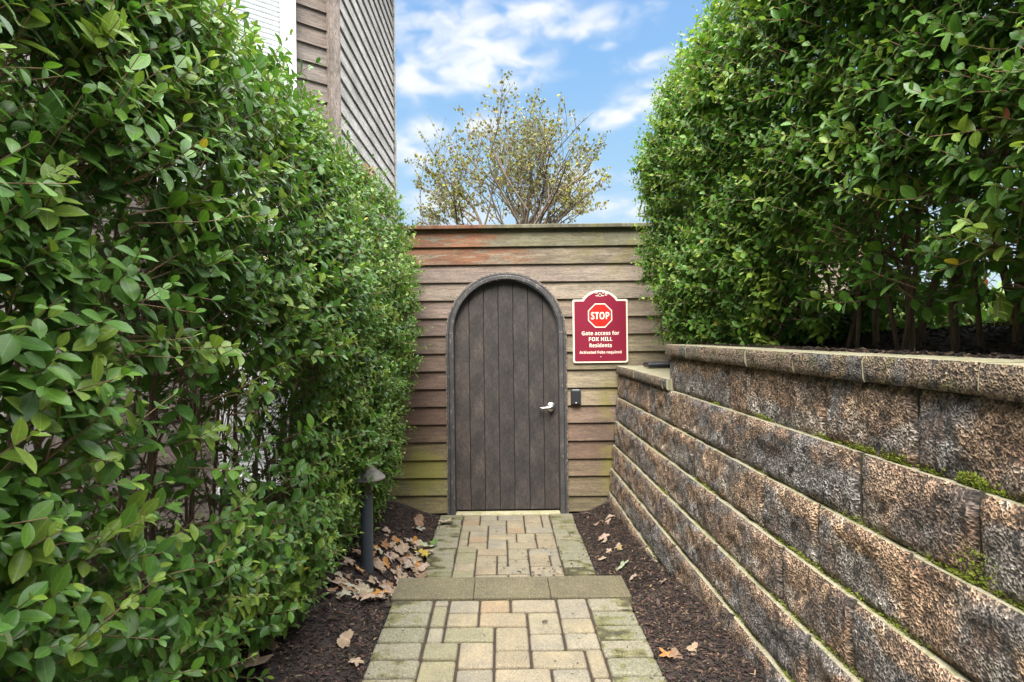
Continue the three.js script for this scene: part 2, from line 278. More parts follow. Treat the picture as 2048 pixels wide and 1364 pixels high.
  for (const [d0, d1, top] of [[0.0, STEP_Z0, 0], [STEP_Z1 + .02, 5.24, UPY]])
    for (const [x0, x1] of [[PX0, FX], [FX + 10 * CX, PX1]]) { const n = Math.round((d1 - d0) / .134), s = (d1 - d0) / n; for (let i = 0; i < n; i++) paver('border_paver', x0 + (r() - .5) * .008, x1 + (r() - .5) * .008, d0 + i * s, d0 + (i + 1) * s, top, border[Math.floor(r() * 3)], .012); }
  // sand bed showing in the joints
  const sand = std({ map: soilTex, color: new THREE.Color(1.5, 1.5, .95), roughness: 1 });
  mesh('sand_bed', boxUV(new THREE.BoxGeometry(1.09, .05, 3.2), .5, .5), sand, path).position.set(PCX, -.013 - .025, -STEP_Z0 + 1.6);
  mesh('sand_bed', boxUV(new THREE.BoxGeometry(1.09, .05, 2.02), .5, .5), sand, path).position.set(PCX, UPY - .013 - .025, -4.22);
  // step down to the lower level
  const stepMat = std({ color: new THREE.Color(.56, .56, .55), map: stepTex, bumpMap: stepTex, bumpScale: .003, roughness: .9 });
  const sx = [-.535, -.142, .228, .612];
  for (let i = 0; i < 3; i++) { const w = sx[i + 1] - sx[i] - .002; const m = mesh('step_block', boxUV(new RoundedBoxGeometry(w, .34, .256, 2, .006), .4, .4, r(), r()), stepMat, path); m.position.set((sx[i] + sx[i + 1]) / 2, -.166, -(STEP_Z0 + STEP_Z1) / 2); }
}

// ------------------------------------------------------------------ retaining wall of split face block
const WALL = { A: .91, H: .2, X: 1.0, b: .02 };
const wallRows = [];   // [top, face x, joint, d of far end]
wallRows.push([1.107, 1.022, 1.52, 3.74]);
for (let k = 0; k < 7; k++) wallRows.push([WALL.A - k * WALL.H, WALL.X - k * WALL.b, [1.30, 1.502, 1.705, 1.507, 1.68, 1.44, 1.6][k], 5.27]);
{
  const wall = thing('retaining_wall', 'stepped retaining wall of tan and grey split face concrete blocks along the path', 'wall', [0, 0, 0]);
  const r = rng(77);
  const faceM = [];
  for (const t of [stoneA, stoneB]) for (const c of [[0.55, 0.525, 0.49], [0.52, 0.505, 0.49], [0.585, 0.55, 0.50]]) faceM.push(std({ map: t, bumpMap: t, bumpScale: .006, roughness: .95, color: new THREE.Color(...c) }));
  const topM = std({ map: ledgeTex, roughness: .95, bumpMap: ledgeTex, bumpScale: .002, color: new THREE.Color(.72, .72, .70) }), seamM = std({ color: new THREE.Color(.13, .125, .125), map: ledgeTex, roughness: .95 }), capM = std({ map: capTex, bumpMap: capTex, bumpScale: .010, roughness: .95, color: new THREE.Color(.60, .59, .58) });
  // block with a rough front facing -x; local origin at front bottom far corner; z runs toward the camera by L
  function block(L, H, D, seed, amp, uo, vo, us, vs, roughEnd = false) {
    const er = roughEnd ? .006 : .02;
    const nz = Math.max(4, Math.round(L / .014)), ny = Math.max(4, Math.round(H / .014)), pos = [], uv = [], idxF = [], idxT = [], idxS = [];
    const zAt = (i) => (roughEnd ? i / nz * L : i === nz ? L : i / (nz - 1) * (L - .0075));
    const disp = (i, j) => {
      const z = zAt(i), y = j / ny * H;
      const n = (fbm(z * 13 + seed * 7.1, y * 13 + seed * 3.7, 256, 256, 3, seed % 20) - .5) * 2 + (Math.abs(fbm(z * 26 + seed, y * 26, 256, 256, 2, 9 + seed % 11) - .5) - .12) * 1.4;
      const ez = Math.min(z, L - z), ey = Math.min(y, H - y), ends = roughEnd ? 1 : sstep(.004, .016, ez);
      return (-.006 + amp * n) * ends * (roughEnd ? .45 + .55 * sstep(0, .015, ey) : sstep(0, .02, ey)) + .011 * (1 - ends) + .003 * (1 - sstep(0, er, ey));
    };
    for (let j = 0; j <= ny; j++) for (let i = 0; i <= nz; i++) { const z = zAt(i), y = j / ny * H; pos.push(disp(i, j), y, z); uv.push(uo + z / us, vo + y / vs); }
    for (let j = 0; j < ny; j++) for (let i = 0; i < nz; i++) { const a = j * (nz + 1) + i, b = a + 1, c = a + nz + 1, d = c + 1; (i === nz - 1 && !roughEnd ? idxS : idxF).push(a, b, d, a, d, c); }
    const ring = (list) => { const s = pos.length / 3; list.forEach((k) => { pos.push(pos[k * 3], pos[k * 3 + 1], pos[k * 3 + 2]); uv.push(pos[k * 3 + 2] / .5 + uo * 3, pos[k * 3] / .5 + vo * 5); }); list.forEach((k) => { pos.push(D, pos[k * 3 + 1], pos[k * 3 + 2]); uv.push(pos[k * 3 + 2] / .5 + uo * 3, D / .5 + vo * 5); }); return [s, list.length]; };
    const quadStrip = (list, flip) => { const [s, n] = ring(list); for (let i = 0; i < n - 1; i++) { const a = s + i, b = a + 1, c = s + n + i, d = c + 1; flip ? idxT.push(a, d, b, a, c, d) : idxT.push(a, b, d, a, d, c); } };
    const row = (j) => Array.from({ length: nz + 1 }, (_, i) => j * (nz + 1) + i), col = (i) => Array.from({ length: ny + 1 }, (_, j) => j * (nz + 1) + i);
    quadStrip(row(ny), false); quadStrip(row(0), true); quadStrip(col(0), false); quadStrip(col(nz), true);
    const s = pos.length / 3; for (const [y, z] of [[0, 0], [0, L], [H, L], [H, 0]]) { pos.push(D, y, z); uv.push(z, y); } idxT.push(s, s + 2, s + 1, s, s + 3, s + 2);
    const g = new THREE.BufferGeometry(); g.setAttribute('position', new THREE.Float32BufferAttribute(pos, 3)); g.setAttribute('uv', new THREE.Float32BufferAttribute(uv, 2)); g.setIndex([...idxF, ...idxT, ...idxS]); g.computeVertexNormals();
    g.addGroup(0, idxF.length, 0); g.addGroup(idxF.length, idxT.length, 1); if (idxS.length) g.addGroup(idxF.length + idxT.length, idxS.length, 2); return g;
  }
  const L = .41, JOINTS = [[.27, .69, 1.10, 1.52, 1.95, 2.77, 3.35], [.06, .48, .89, 1.30, 1.73, 2.536, 3.35, 4.16, 4.75], [.27, .68, 1.09, 1.502, 1.932, 2.325, 3.157, 3.98, 4.6], [.48, .89, 1.30, 1.705, 2.135, 2.81, 3.6, 4.4], [.68, 1.1, 1.5, 1.917, 2.742, 3.56, 4.38], [.88, 1.29, 1.7, 2.5, 3.33, 4.15, 4.8], [.7, 1.5, 2.3, 3.1, 3.9, 4.7], [.5, 1.3, 2.1, 2.9, 3.7, 4.5]];
  wallRows.forEach(([top, x, joint, dFar], k) => {
    const js = [-.05, ...JOINTS[k].filter((q) => q < dFar - .1), dFar];
    for (let q = 0; q < js.length - 1; q++) {
      const a = js[q], b = js[q + 1];
      const seed = Math.floor(r() * 900) + k * 31, g = block(b - a - .003, WALL.H - .004, .29, seed, .011, Math.floor(r() * 4) * .25 + r() * .1, Math.floor(r() * 4) * .25, .82, .8);
      const m = new THREE.Mesh(g, [faceM[Math.floor(r() * 6)], topM, seamM]); m.name = 'block'; wall.add(m); m.position.set(x + (r() - .5) * .004, top - WALL.H + .002 + (r() - .5) * .002, -b + .0015);
    }
  });
  for (const [dn, df, top, x] of [[-.05, 3.79, 1.18, 1.0], [3.66, 5.27, .978, .985]]) {
    let d = 1.29; while (d > dn) d -= L;
    for (; d < df - .05; d += L) {
      const a = Math.max(d, dn), b = Math.min(d + L, df); if (b - a < .05) continue;
      const g = block(b - a - .002, top > 1.1 ? .071 : .066, top > 1.1 ? .20 : .34, Math.floor(r() * 900), .006, r(), r(), .8, .4, true);
      const m = new THREE.Mesh(g, [capM, topM]); m.name = 'cap_block'; wall.add(m); m.position.set(x + (r() - .5) * .003, top - (top > 1.1 ? .071 : .066) + (r() - .5) * .003, -b);
    }
  }
}

// ------------------------------------------------------------------ raised bed behind the wall
function upperY(x, d) { return lerp(lerp(1.12, .93, sstep(3.7, 3.95, d)), lerp(1.24, 1.16, sstep(3.3, 4.6, d)), sstep(1.2, 1.75, x)) + .05 * (fbm(x * 4, d * 4 + 20, 256, 256, 4, 31) - .5) + .05 * sstep(1.35, 1.9, x) * sstep(2.8, 1.2, d); }
{
  const xs = [], ds = [], pos = [], uv = [], idx = []; for (let x = 1.17; x < 2.6; x += .05) xs.push(x); for (let x = 2.6; x < 14; x += .6) xs.push(x); for (let d = -2; d < 5.26; d += .05) ds.push(d); ds.push(5.26);
  for (const d of ds) for (const x of xs) { pos.push(x, upperY(x, d), -d); uv.push(x / .5, d / .5); }
  for (let j = 0; j < ds.length - 1; j++) for (let i = 0; i < xs.length - 1; i++) { const a = j * xs.length + i, b = a + 1, c = a + xs.length, e = c + 1; idx.push(a, b, c, b, e, c); }
  const g = new THREE.BufferGeometry(); g.setAttribute('position', new THREE.Float32BufferAttribute(pos, 3)); g.setAttribute('uv', new THREE.Float32BufferAttribute(uv, 2)); g.setIndex(idx); g.computeVertexNormals();
  const bed = mesh('raised_ground', g, std({ map: soilTex, roughness: 1, bumpMap: soilTex, bumpScale: .012, side: THREE.DoubleSide }), scene);
  tag(bed, 'raised soil bed held by the retaining wall', null, null, 'structure');
  mesh('soil_core', boxUV(new THREE.BoxGeometry(12.6, 1.2, 7.2), .5, .5), std({ map: soilTex, roughness: 1 }), bed).position.set(7.5, .26, -1.63);
}

// ------------------------------------------------------------------ board fence with the arched gate
const ARC = { x: .051, y: 1.276, R: .508, Ri: .448 };
{
  const fence = thing('board_fence', 'tall weathered wooden fence of lapped horizontal boards with an arched gate opening', 'fence', [0, 0, 0]);
  const fm = std({ map: fenceTex, bumpMap: fenceTex, bumpScale: .003, roughness: .86, color: new THREE.Color(.61, .585, .56) });
  const XL = -1.4, XR = 3.2, rc = ARC.R - .03, t = .017, lean = .021;
  const half = (y) => (y <= ARC.y ? rc : y >= ARC.y + rc ? 0 : Math.sqrt(rc * rc - (y - ARC.y) ** 2));
  const r = rng(31);
  function board(pts, y0) {
    const g = new THREE.ExtrudeGeometry(polyShape(pts.map(([x, y]) => [x, y - y0])), { depth: t, bevelEnabled: true, bevelThickness: .0015, bevelSize: .0015, bevelSegments: 1, curveSegments: 4 });
    g.rotateX(-Math.atan(lean / EXPO)); g.translate(0, y0, -GATE_D - t + .001 + (r() - .5) * .001);
    const q = g.index ? g.toNonIndexed() : g, p = q.attributes.position, uv = q.attributes.uv; for (let i = 0; i < p.count; i++) uv.setXY(i, (p.getX(i) - FX0) / FW, (p.getY(i) - FY0) / FH);
    mesh('board', q, fm, fence);
  }
  for (let k = 0; k < 16; k++) {
    const y1t = FTOP - k * EXPO, y0 = y1t - EXPO, y1 = y1t + (k ? .014 : -.002);
    const arcPts = (s, from, to) => { const out = []; const n = 9; for (let i = 0; i <= n; i++) { const y = lerp(from, to, i / n); out.push([ARC.x + s * half(y), y]); } return out; };
    const j1 = (r() - .5) * .003;
    if (y0 >= ARC.y + rc) board([[XL, y0 + j1], [XR, y0 + j1], [XR, y1], [XL, y1]], y0);
    else if (y1 > ARC.y + rc) {
      const w = half(y0), a0 = Math.acos(clamp(w / rc)), mid = []; for (let i = 0; i <= 18; i++) { const a = lerp(Math.PI - a0, a0, i / 18); mid.push([ARC.x + rc * Math.cos(a), ARC.y + rc * Math.sin(a)]); }
      board([[XL, y0], ...mid, [XR, y0], [XR, y1], [XL, y1]], y0);
    } else {
      board([[XL, y0 + j1], ...arcPts(-1, y0 + j1, y1), [XL, y1]], y0);
      const j2 = (r() - .5) * .005 - (k === 14 ? .018 : 0);
      board([[XR, y1], ...arcPts(1, y0 + j2, y1).reverse(), [XR, y0 + j2]], y0);
    }
  }
  const capG = new RoundedBoxGeometry(XR - XL, .034, .13, 2, .006), capQ = capG.index ? capG.toNonIndexed() : capG; capQ.translate((XL + XR) / 2, FTOP + .018, -GATE_D - .035);
  { const p = capQ.attributes.position, uv = capQ.attributes.uv; for (let i = 0; i < p.count; i++) uv.setXY(i, (p.getX(i) - FX0) / FW, (2.10 + (p.getZ(i) + 5.4) * .2 - FY0) / FH); }
  mesh('cap_rail', capQ, fm, fence);
  const back = new THREE.Shape([[XL, -.4], [XR, -.4], [XR, FTOP - .01], [XL, FTOP - .01]].map(([x, y]) => new THREE.Vector2(x, y))), hole = new THREE.Path(); hole.moveTo(ARC.x - rc, -.39); hole.lineTo(ARC.x + rc, -.39); hole.lineTo(ARC.x + rc, ARC.y); hole.absarc(ARC.x, ARC.y, rc, 0, Math.PI, false); hole.closePath(); back.holes.push(hole);
  const bg = new THREE.ExtrudeGeometry(back, { depth: .05, bevelEnabled: false, curveSegments: 24 }); bg.translate(0, 0, -GATE_D - .095);
  mesh('backing_frame', boxUV(bg, 1.2, .6), std({ map: grainTex, color: new THREE.Color(.14, .11, .085), roughness: .9 }), fence);
}
{
  const gate = thing('arched_gate', 'dark brown arched plank gate with weathered charcoal frame at end of path', 'gate', [0, 0, 0]);
  const planks = [0, 1, 2].map((i) => std({ map: doorTex, bumpMap: doorTex, bumpScale: .0022, roughness: .72, color: new THREE.Color(...[[0.538, 0.538, 0.538], [0.580, 0.554, 0.538], [0.491, 0.500, 0.512]][i]) }));
  const xs = [ARC.x - .447, -.266, -.141, -.014, .113, .242, .37, ARC.x + .447], r = rng(3), Ri = .446, bot = -.252;
  for (let i = 0; i < 7; i++) {
    const x0 = xs[i] + .0016, x1 = xs[i + 1] - .0016, pts = [[x0, bot], [x1, bot]];
    for (let k = 0; k <= 10; k++) { const x = lerp(x1, x0, k / 10); pts.push([x, ARC.y + Math.sqrt(Math.max(.0004, Ri * Ri - (x - ARC.x) ** 2))]); }
    const g = new THREE.ExtrudeGeometry(polyShape(pts), { depth: .03, bevelEnabled: true, bevelThickness: .004, bevelSize: .004, bevelOffset: -.004, bevelSegments: 2 }); g.translate(0, 0, -GATE_D - .066);
    mesh('plank', boxUV(g, .5, 1.0, r(), r(), true), planks[Math.floor(r() * 3)], gate);
  }
  { const bk = new THREE.Shape(); bk.moveTo(ARC.x - .45, -.3); bk.lineTo(ARC.x + .45, -.3); bk.lineTo(ARC.x + .45, ARC.y); bk.absarc(ARC.x, ARC.y, .45, 0, Math.PI, false); bk.closePath(); const g = new THREE.ExtrudeGeometry(bk, { depth: .02, bevelEnabled: false, curveSegments: 30 }); g.translate(0, 0, -GATE_D - .089); mesh('backing_board', boxUV(g, .5, 1, 0, 0, true), std({ map: doorTex, roughness: .9, color: new THREE.Color(.35, .33, .33) }), gate); }
  const pm = std({ map: paintTex, bumpMap: paintTex, bumpScale: .002, roughness: .6 }), wm = std({ map: paleTex, roughness: .9 }), dark = std({ map: paintTex, roughness: .7, color: new THREE.Color(.55, .55, .55) });
  function arch(R0, R1, depth, z, mat, name, bev, us = .6) {
    const s = new THREE.Shape(); s.absarc(ARC.x, ARC.y, R1 - bev, 0, Math.PI, false); s.absarc(ARC.x, ARC.y, R0 + bev, Math.PI, 0, true); s.closePath();
    const g = new THREE.ExtrudeGeometry(s, { depth: depth - 2 * bev, bevelEnabled: true, bevelThickness: bev, bevelSize: bev, bevelSegments: 3, curveSegments: 40 }); g.translate(0, 0, z + bev); mesh(name, boxUV(g, us, us), mat, gate);
  }
  function leg(x0, x1, y0, depth, z, mat, name, bev) {
    const y1 = ARC.y - .0015; const g = new RoundedBoxGeometry(x1 - x0, y1 - y0, depth, 3, bev); g.translate((x0 + x1) / 2, (y0 + y1) / 2, z + depth / 2); mesh(name, boxUV(g, .6, .6), mat, gate);
  }
  const Zf = -GATE_D;
  arch(.446, .486, .062, Zf - .03, pm, 'arch_frame', .009); arch(.487, .503, .052, Zf - .03, pm, 'arch_trim', .004); arch(.5035, .513, .042, Zf - .03, wm, 'arch_edge', .002, .2);
  arch(.430, .4455, .03, Zf - .075 + .018, dark, 'door_stop', .003);
  for (const s of [-1, 1]) {
    const X = (r0, r1) => (s > 0 ? [ARC.x + r0, ARC.x + r1] : [ARC.x - r1, ARC.x - r0]);
    leg(...X(.446, .488), -.31, .066, Zf - .03, pm, 'frame_leg', .009); leg(...X(.489, .508), -.31, .056, Zf - .03, pm, 'trim_leg', .004); leg(...X(.5085, .516), -.29, .044, Zf - .03, wm, 'edge_strip', .002);
  }
  const th = std({ map: ledgeTex, roughness: .9, color: new THREE.Color(.95, .95, .9) });
  mesh('threshold', boxUV(new RoundedBoxGeometry(.885, .05, .10, 2, .006), .5, .5), th, gate).position.set(ARC.x, -.283, -GATE_D + .03);
  const steel = std({ color: new THREE.Color(.62, .62, .61), metalness: 1, roughness: .32 });
  const handle = new THREE.Group(); handle.name = 'handle'; gate.add(handle); handle.position.set(.432, .626, -GATE_D - .033);
  const prof = [[0, 0], [.040, 0], [.040, .006], [.036, .012], [.022, .015], [.020, .017], [.020, .05], [.0, .052]].map(([a, b]) => new THREE.Vector2(a, b));
  const rose = new THREE.LatheGeometry(prof, 40); rose.rotateX(Math.PI / 2); mesh('rose', rose, steel, handle);
  const lv = tube([V(0, 0, .052), V(-.012, 0, .064), V(-.04, 0, .066), V(-.075, -.002, .064), V(-.094, -.004, .056), V(-.096, -.004, .03)], .0105, .0085, 24, 10); mesh('lever', lv, steel, handle);
}
// sign beside the gate
{
  const W = .468, H = .616, cx = .856, cy = 1.312, s = W / 875;   // zoomed photograph units
  const X = (u) => (u - 562) * s, Y = (v) => (662 - v) * s;
  function outline(inset) {
    const q = inset / s, L = 125 + q, R = 1000 - q, T = 232 + q, B = 1240 - q, a = 280 + q * .9, b = 845 - q * .9, r = Math.max(14, 44 - q * .6), sh = new THREE.Shape();
    sh.moveTo(X(L + r), Y(B)); sh.lineTo(X(R - r), Y(B)); sh.quadraticCurveTo(X(R), Y(B), X(R), Y(B - r)); sh.lineTo(X(R), Y(T + r * .6)); sh.quadraticCurveTo(X(R), Y(T), X(R - r * .6), Y(T)); sh.lineTo(X(b), Y(T));
    const cxp = 562, half = b - cxp, sag = T - (85 + q), Rr = (half * half + sag * sag) / (2 * sag), cyp = 85 + q + Rr, a0 = Math.atan2(cyp - T, half), a1 = Math.PI - a0;
    for (let i = 1; i < 24; i++) { const t = lerp(a0, a1, i / 24); sh.lineTo(X(cxp + Math.cos(t) * Rr), Y(cyp - Math.sin(t) * Rr)); }
    sh.lineTo(X(a), Y(T)); sh.lineTo(X(L + r * .6), Y(T)); sh.quadraticCurveTo(X(L), Y(T), X(L), Y(T + r * .6)); sh.lineTo(X(L), Y(B - r)); sh.quadraticCurveTo(X(L), Y(B), X(L + r), Y(B)); return sh;
  }
  const sign = thing('stop_sign', 'maroon sign with cream border and red stop octagon on fence beside the gate', 'sign', [cx, cy, -GATE_D + .008]);
  const CW = 896, CH = 1180, cv = document.createElement('canvas'); cv.width = CW; cv.height = CH; const c = cv.getContext('2d');
  const px = (u) => (u - 115) / 895 * CW, py = (v) => (v - 72) / 1182 * CH, k = CW / 895;
  c.fillStyle = '#7d0a2b'; c.fillRect(0, 0, CW, CH);
  const oct = (R) => { c.beginPath(); for (let i = 0; i < 8; i++) { const a = (i + .5) * Math.PI / 4; c[i ? 'lineTo' : 'moveTo'](px(560) + R * Math.cos(a) * k, py(487) + R * Math.sin(a) * k); } c.closePath(); c.fill(); };
  c.fillStyle = '#f3e9d2'; oct(208); c.fillStyle = '#d3190f'; oct(191);
  c.fillStyle = '#f3e9d2'; c.textAlign = 'center'; c.textBaseline = 'alphabetic';
  const text = (str, font, size, width, v) => { c.font = `${font}`.replace('#', String(Math.round(size * k))); const m = c.measureText(str).width; c.save(); c.translate(px(562), py(v)); c.scale(width * k / m, 1); c.fillText(str, 0, 0); c.restore(); };
  text('STOP', 'bold #px sans-serif', 158, 304, 545); text('Gate access for', 'bold #px sans-serif', 84, 604, 797); text('FOX HILL', 'bold #px sans-serif', 86, 386, 892); text('Residents', 'bold #px sans-serif', 84, 366, 992); text('Activated Fobs required', 'bold #px sans-serif', 62, 672, 1093);
  c.strokeStyle = '#f3e9d2'; c.lineWidth = 9 * k; for (const d of [-1, 1]) for (const [u, r, a0, a1] of [[100, 15, 0, 6.3], [48, 24, .6, 5.6]]) { c.beginPath(); c.arc(px(560 + d * u), py(150), r * k, d > 0 ? a0 : Math.PI - a1, d > 0 ? a1 : Math.PI - a0); c.stroke(); }
  c.lineWidth = 6 * k; c.beginPath(); c.moveTo(px(524), py(172)); c.quadraticCurveTo(px(560), py(190), px(596), py(172)); c.stroke(); c.fillStyle = '#26423a'; c.beginPath(); c.moveTo(px(520), py(130)); c.lineTo(px(600), py(130)); c.lineTo(px(560), py(172)); c.fill(); c.fillStyle = '#f3e9d2'; c.beginPath(); c.arc(px(560), py(138), 9 * k, 0, 7); c.fill();
  const ct = new THREE.CanvasTexture(cv); ct.colorSpace = THREE.SRGBColorSpace;
  const plate = new THREE.ExtrudeGeometry(outline(0), { depth: .004, bevelEnabled: true, bevelThickness: .001, bevelSize: .001, bevelSegments: 1 }); mesh('plate', plate, std({ color: new THREE.Color(.66, .59, .46), roughness: .5 }), sign);
  const pg = new THREE.ExtrudeGeometry(outline(.0135), { depth: .0018, bevelEnabled: false }); pg.translate(0, 0, .0045); const p = pg.attributes.position, uv = pg.attributes.uv; for (let i = 0; i < p.count; i++) { const u = p.getX(i) / s + 562, v = 662 - p.getY(i) / s; uv.setXY(i, (u - 115) / 895, 1 - (v - 72) / 1182); }
  mesh('face', pg, std({ map: ct, color: new THREE.Color(.82, .82, .82), roughness: .45 }), sign);
  for (const v of [1150, 150]) { const g = new THREE.SphereGeometry(v > 500 ? .0065 : .004, 12, 8, 0, 7, 0, Math.PI / 2); g.rotateX(Math.PI / 2); g.scale(1, 1, .6); mesh('screw', g, std({ color: new THREE.Color(.5, .5, .48), metalness: 1, roughness: .35 }), sign).position.set(X(565), Y(v), .0063); }
}
{
  const rd = thing('card_reader', 'small black access reader box on the fence right of the gate frame', 'card reader', [.640, .712, -GATE_D + .004]);
  const g = new RoundedBoxGeometry(.078, .124, .022, 4, .009); g.translate(0, 0, .017); mesh('housing', g, std({ color: new THREE.Color(.018, .019, .022), roughness: .42 }), rd);
  const b = new RoundedBoxGeometry(.086, .133, .010, 3, .005); b.translate(0, 0, .004); mesh('mounting_plate', b, std({ color: new THREE.Color(.03, .03, .033), roughness: .6 }), rd);
  const l = new RoundedBoxGeometry(.012, .006, .004, 2, .0015); l.translate(0, -.046, .0285); mesh('indicator', l, std({ color: new THREE.Color(.7, .72, .75), roughness: .4 }), rd);
  const tp = new RoundedBoxGeometry(.05, .004, .016, 2, .001); tp.translate(0, .0645, .014); mesh('top_strip', tp, std({ color: new THREE.Color(.35, .36, .37), roughness: .5 }), rd);
}

// ------------------------------------------------------------------ house
{
  const house = thing('timber_house', 'weathered grey timber house with angled bay and white trimmed windows behind the hedge', 'house', [0, 0, 0]);
  const C0 = [-1.42, -5.36], C1 = [-1.42, -8.40], ang = 50 * Math.PI / 180, dirA = [-Math.sin(ang), Math.cos(ang)], LA = 2.0, C2 = [C0[0] + dirA[0] * LA, C0[1] + dirA[1] * LA], C3 = [C2[0], 2.5], TOP = 6.6, E = .153, Y0 = -.42, r = rng(19);
  const greyM = [[.72, .69, .64], [.66, .63, .585], [.75, .72, .67], [.69, .665, .62]].map((c) => std({ map: grainTex, bumpMap: grainTex, bumpScale: .0025, roughness: .9, color: new THREE.Color(...c) }));
  const brownM = [[.30, .24, .205], [.26, .21, .18], [.34, .275, .24], [.32, .27, .24]].map((c) => std({ map: grainTex, bumpMap: grainTex, bumpScale: .003, roughness: .9, color: new THREE.Color(...c) }));
  const paleM = [[.60, .55, .52], [.54, .50, .47], [.66, .60, .56]].map((c) => std({ map: grainTex, bumpMap: grainTex, bumpScale: .0025, roughness: .9, color: new THREE.Color(...c) }));
  const white = std({ color: new THREE.Color(.80, .81, .80), roughness: .45 });
  // core
  const core = new THREE.Shape([C0, C1, [-9, -8.4], [-9, 2.5], C3, C2].map(([x, z]) => new THREE.Vector2(x, -z))), cg = new THREE.ExtrudeGeometry(core, { depth: TOP - Y0, bevelEnabled: false }); cg.rotateX(-Math.PI / 2); cg.translate(0, Y0, 0);
  mesh('wall', boxUV(cg, 1.2, .6), std({ map: grainTex, color: new THREE.Color(.2, .17, .14), roughness: .95 }), house);
  // lapped boards on a wall from A to B (outside on the right of A->B looking from above when s = 1)
  function siding(A, B, mats, holes = [], out = .028, y0 = Y0, y1 = TOP) {
    const L = Math.hypot(B[0] - A[0], B[1] - A[1]), ux = (B[0] - A[0]) / L, uz = (B[1] - A[1]) / L, rot = Math.atan2(-uz, ux);
    for (let y = y0, i = 0; y < y1; y += E, i++) {
      let spans = [[0, L]]; for (const [h0, h1, hy0, hy1] of holes) if (y + E * .75 > hy0 && y + E * .25 < hy1) spans = spans.flatMap(([a, b]) => [[a, Math.min(b, h0)], [Math.max(a, h1), b]].filter(([p, q]) => q - p > .03));
      for (const [a, b] of spans) {
        const g = new THREE.BoxGeometry(b - a - .002, E + .014, .014); g.rotateX(-Math.atan(.019 / E)); const m = mesh('siding_board', boxUV(g, 1.2, .6, r(), r()), mats[Math.floor(r() * mats.length)], house);
        m.position.set(A[0] + ux * (a + b) / 2 - uz * out * .6, y + E / 2 + .006, A[1] + uz * (a + b) / 2 + ux * out * .6); m.rotation.y = rot;
      }
    }
  }
  siding(C0, C1, greyM.slice(), [], -.028 * -1);
  siding(C2, C0, brownM, [[LA - 1.42, LA - .36, 1.86, 5.2], [LA - .98, LA - .36, .12, 1.62]]);
  siding(C3, C2, paleM, [[4.85, 5.75, .2, 2.1], [3.2, 4.2, .2, 2.1]]);
  // corner boards
  const post = (x, z, w, d, rot, m) => { const q = mesh('corner_board', boxUV(new RoundedBoxGeometry(w, TOP - Y0, d, 2, .004), .6, 1.2, r(), r(), true), m, house); q.position.set(x, (TOP + Y0) / 2, z); q.rotation.y = rot; };
  const pm = std({ map: grainTex, bumpMap: grainTex, bumpScale: .002, roughness: .9, color: new THREE.Color(.40, .33, .29) });
  post(C0[0] + .012, C0[1] + .03, .085, .10, Math.atan2(-dirA[1], -dirA[0]) + Math.PI, pm); post(C1[0] + .025, C1[1] + .02, .04, .10, 0, greyM[0]); post(C2[0] + .02, C2[1], .09, .09, .4, pm);
  // windows on the angled bay: local frame with u along the wall from C0 (to the left), n outward
  function windowAt(origin, dir, u0, u1, y0, y1, blind, rails) {
    const g = new THREE.Group(); g.name = 'window'; house.add(g); const w = u1 - u0, rot = Math.atan2(-dir[1], dir[0]);
    g.position.set(origin[0] + dir[0] * (u0 + u1) / 2, (y0 + y1) / 2, origin[1] + dir[1] * (u0 + u1) / 2); g.rotation.y = rot + Math.PI; const h = y1 - y0, fw = .075, parts = [];
    const bx = (x, y, z, a, b, c) => { const q = new RoundedBoxGeometry(a, b, c, 2, .004); q.translate(x, y, z); parts.push(q); };
    for (const s of [-1, 1]) { bx(s * (w / 2 - fw / 2), 0, .02, fw, h, .07); bx(s * (w / 2 - fw - .018), 0, .008, .036, h - 2 * fw, .05); }
    bx(0, h / 2 - fw / 2, .021, w - 2 * fw - .001, fw, .07); bx(0, -h / 2 + fw / 2, .021, w - 2 * fw - .001, fw, .07);
    for (const t of rails) bx(0, -h / 2 + t * h, .012, w - 2 * fw - .075, .05, .045);
    mesh('frame', mergeGeometries(parts.map(strip)), white, g); const si = new RoundedBoxGeometry(w + .06, .04, .12, 2, .006); si.translate(0, -h / 2 - .021, .04); mesh('sill', si, white, g);
    const pw = w - 2 * fw - .076; if (pw < .05) return;
    if (blind) { const n = Math.round(h / .04), bp = []; for (let i = 0; i < n; i++) { const q = new THREE.CylinderGeometry(.5, .5, pw, 8, 1, false); q.scale(.017, 1, h / n * 1.02); q.rotateZ(Math.PI / 2); q.rotateX(Math.PI / 2 * 0); q.rotateX(Math.PI / 2); q.translate(0, -h / 2 + (i + .5) * h / n, -.026); bp.push(q); } mesh('blind', mergeGeometries(bp.map(strip)), std({ color: new THREE.Color(.74, .75, .74), roughness: .9 }), g); }
    const glass = new THREE.BoxGeometry(pw, h - 2 * fw, .004); mesh('pane', glass, blind ? new THREE.MeshPhysicalMaterial({ transmission: 1, thickness: 0, roughness: .02, ior: 1.45, color: 0xffffff }) : std({ color: new THREE.Color(.10, .12, .13), roughness: .04, metalness: 0 }), g).position.z = blind ? .0 : -.004;
    if (!blind) { const inner = new THREE.BoxGeometry(pw, h - 2 * fw, .006); mesh('curtain', inner, std({ color: new THREE.Color(.62, .66, .70), roughness: .9 }), g).position.z = .001; }
  }
  windowAt([C0[0] + .030, C0[1] + .034], dirA, .36, 1.42, 1.86, 5.2, true, []); windowAt([C0[0] + .03, C0[1] + .034], dirA, .36, .98, .12, 1.62, true, [.5]);
  windowAt([C2[0] + .04, C2[1]], [0, 1], .95, 1.85, .2, 2.1, true, [.5]); windowAt([C2[0] + .04, C2[1]], [0, 1], 2.5, 3.5, .2, 2.1, true, [.5]);
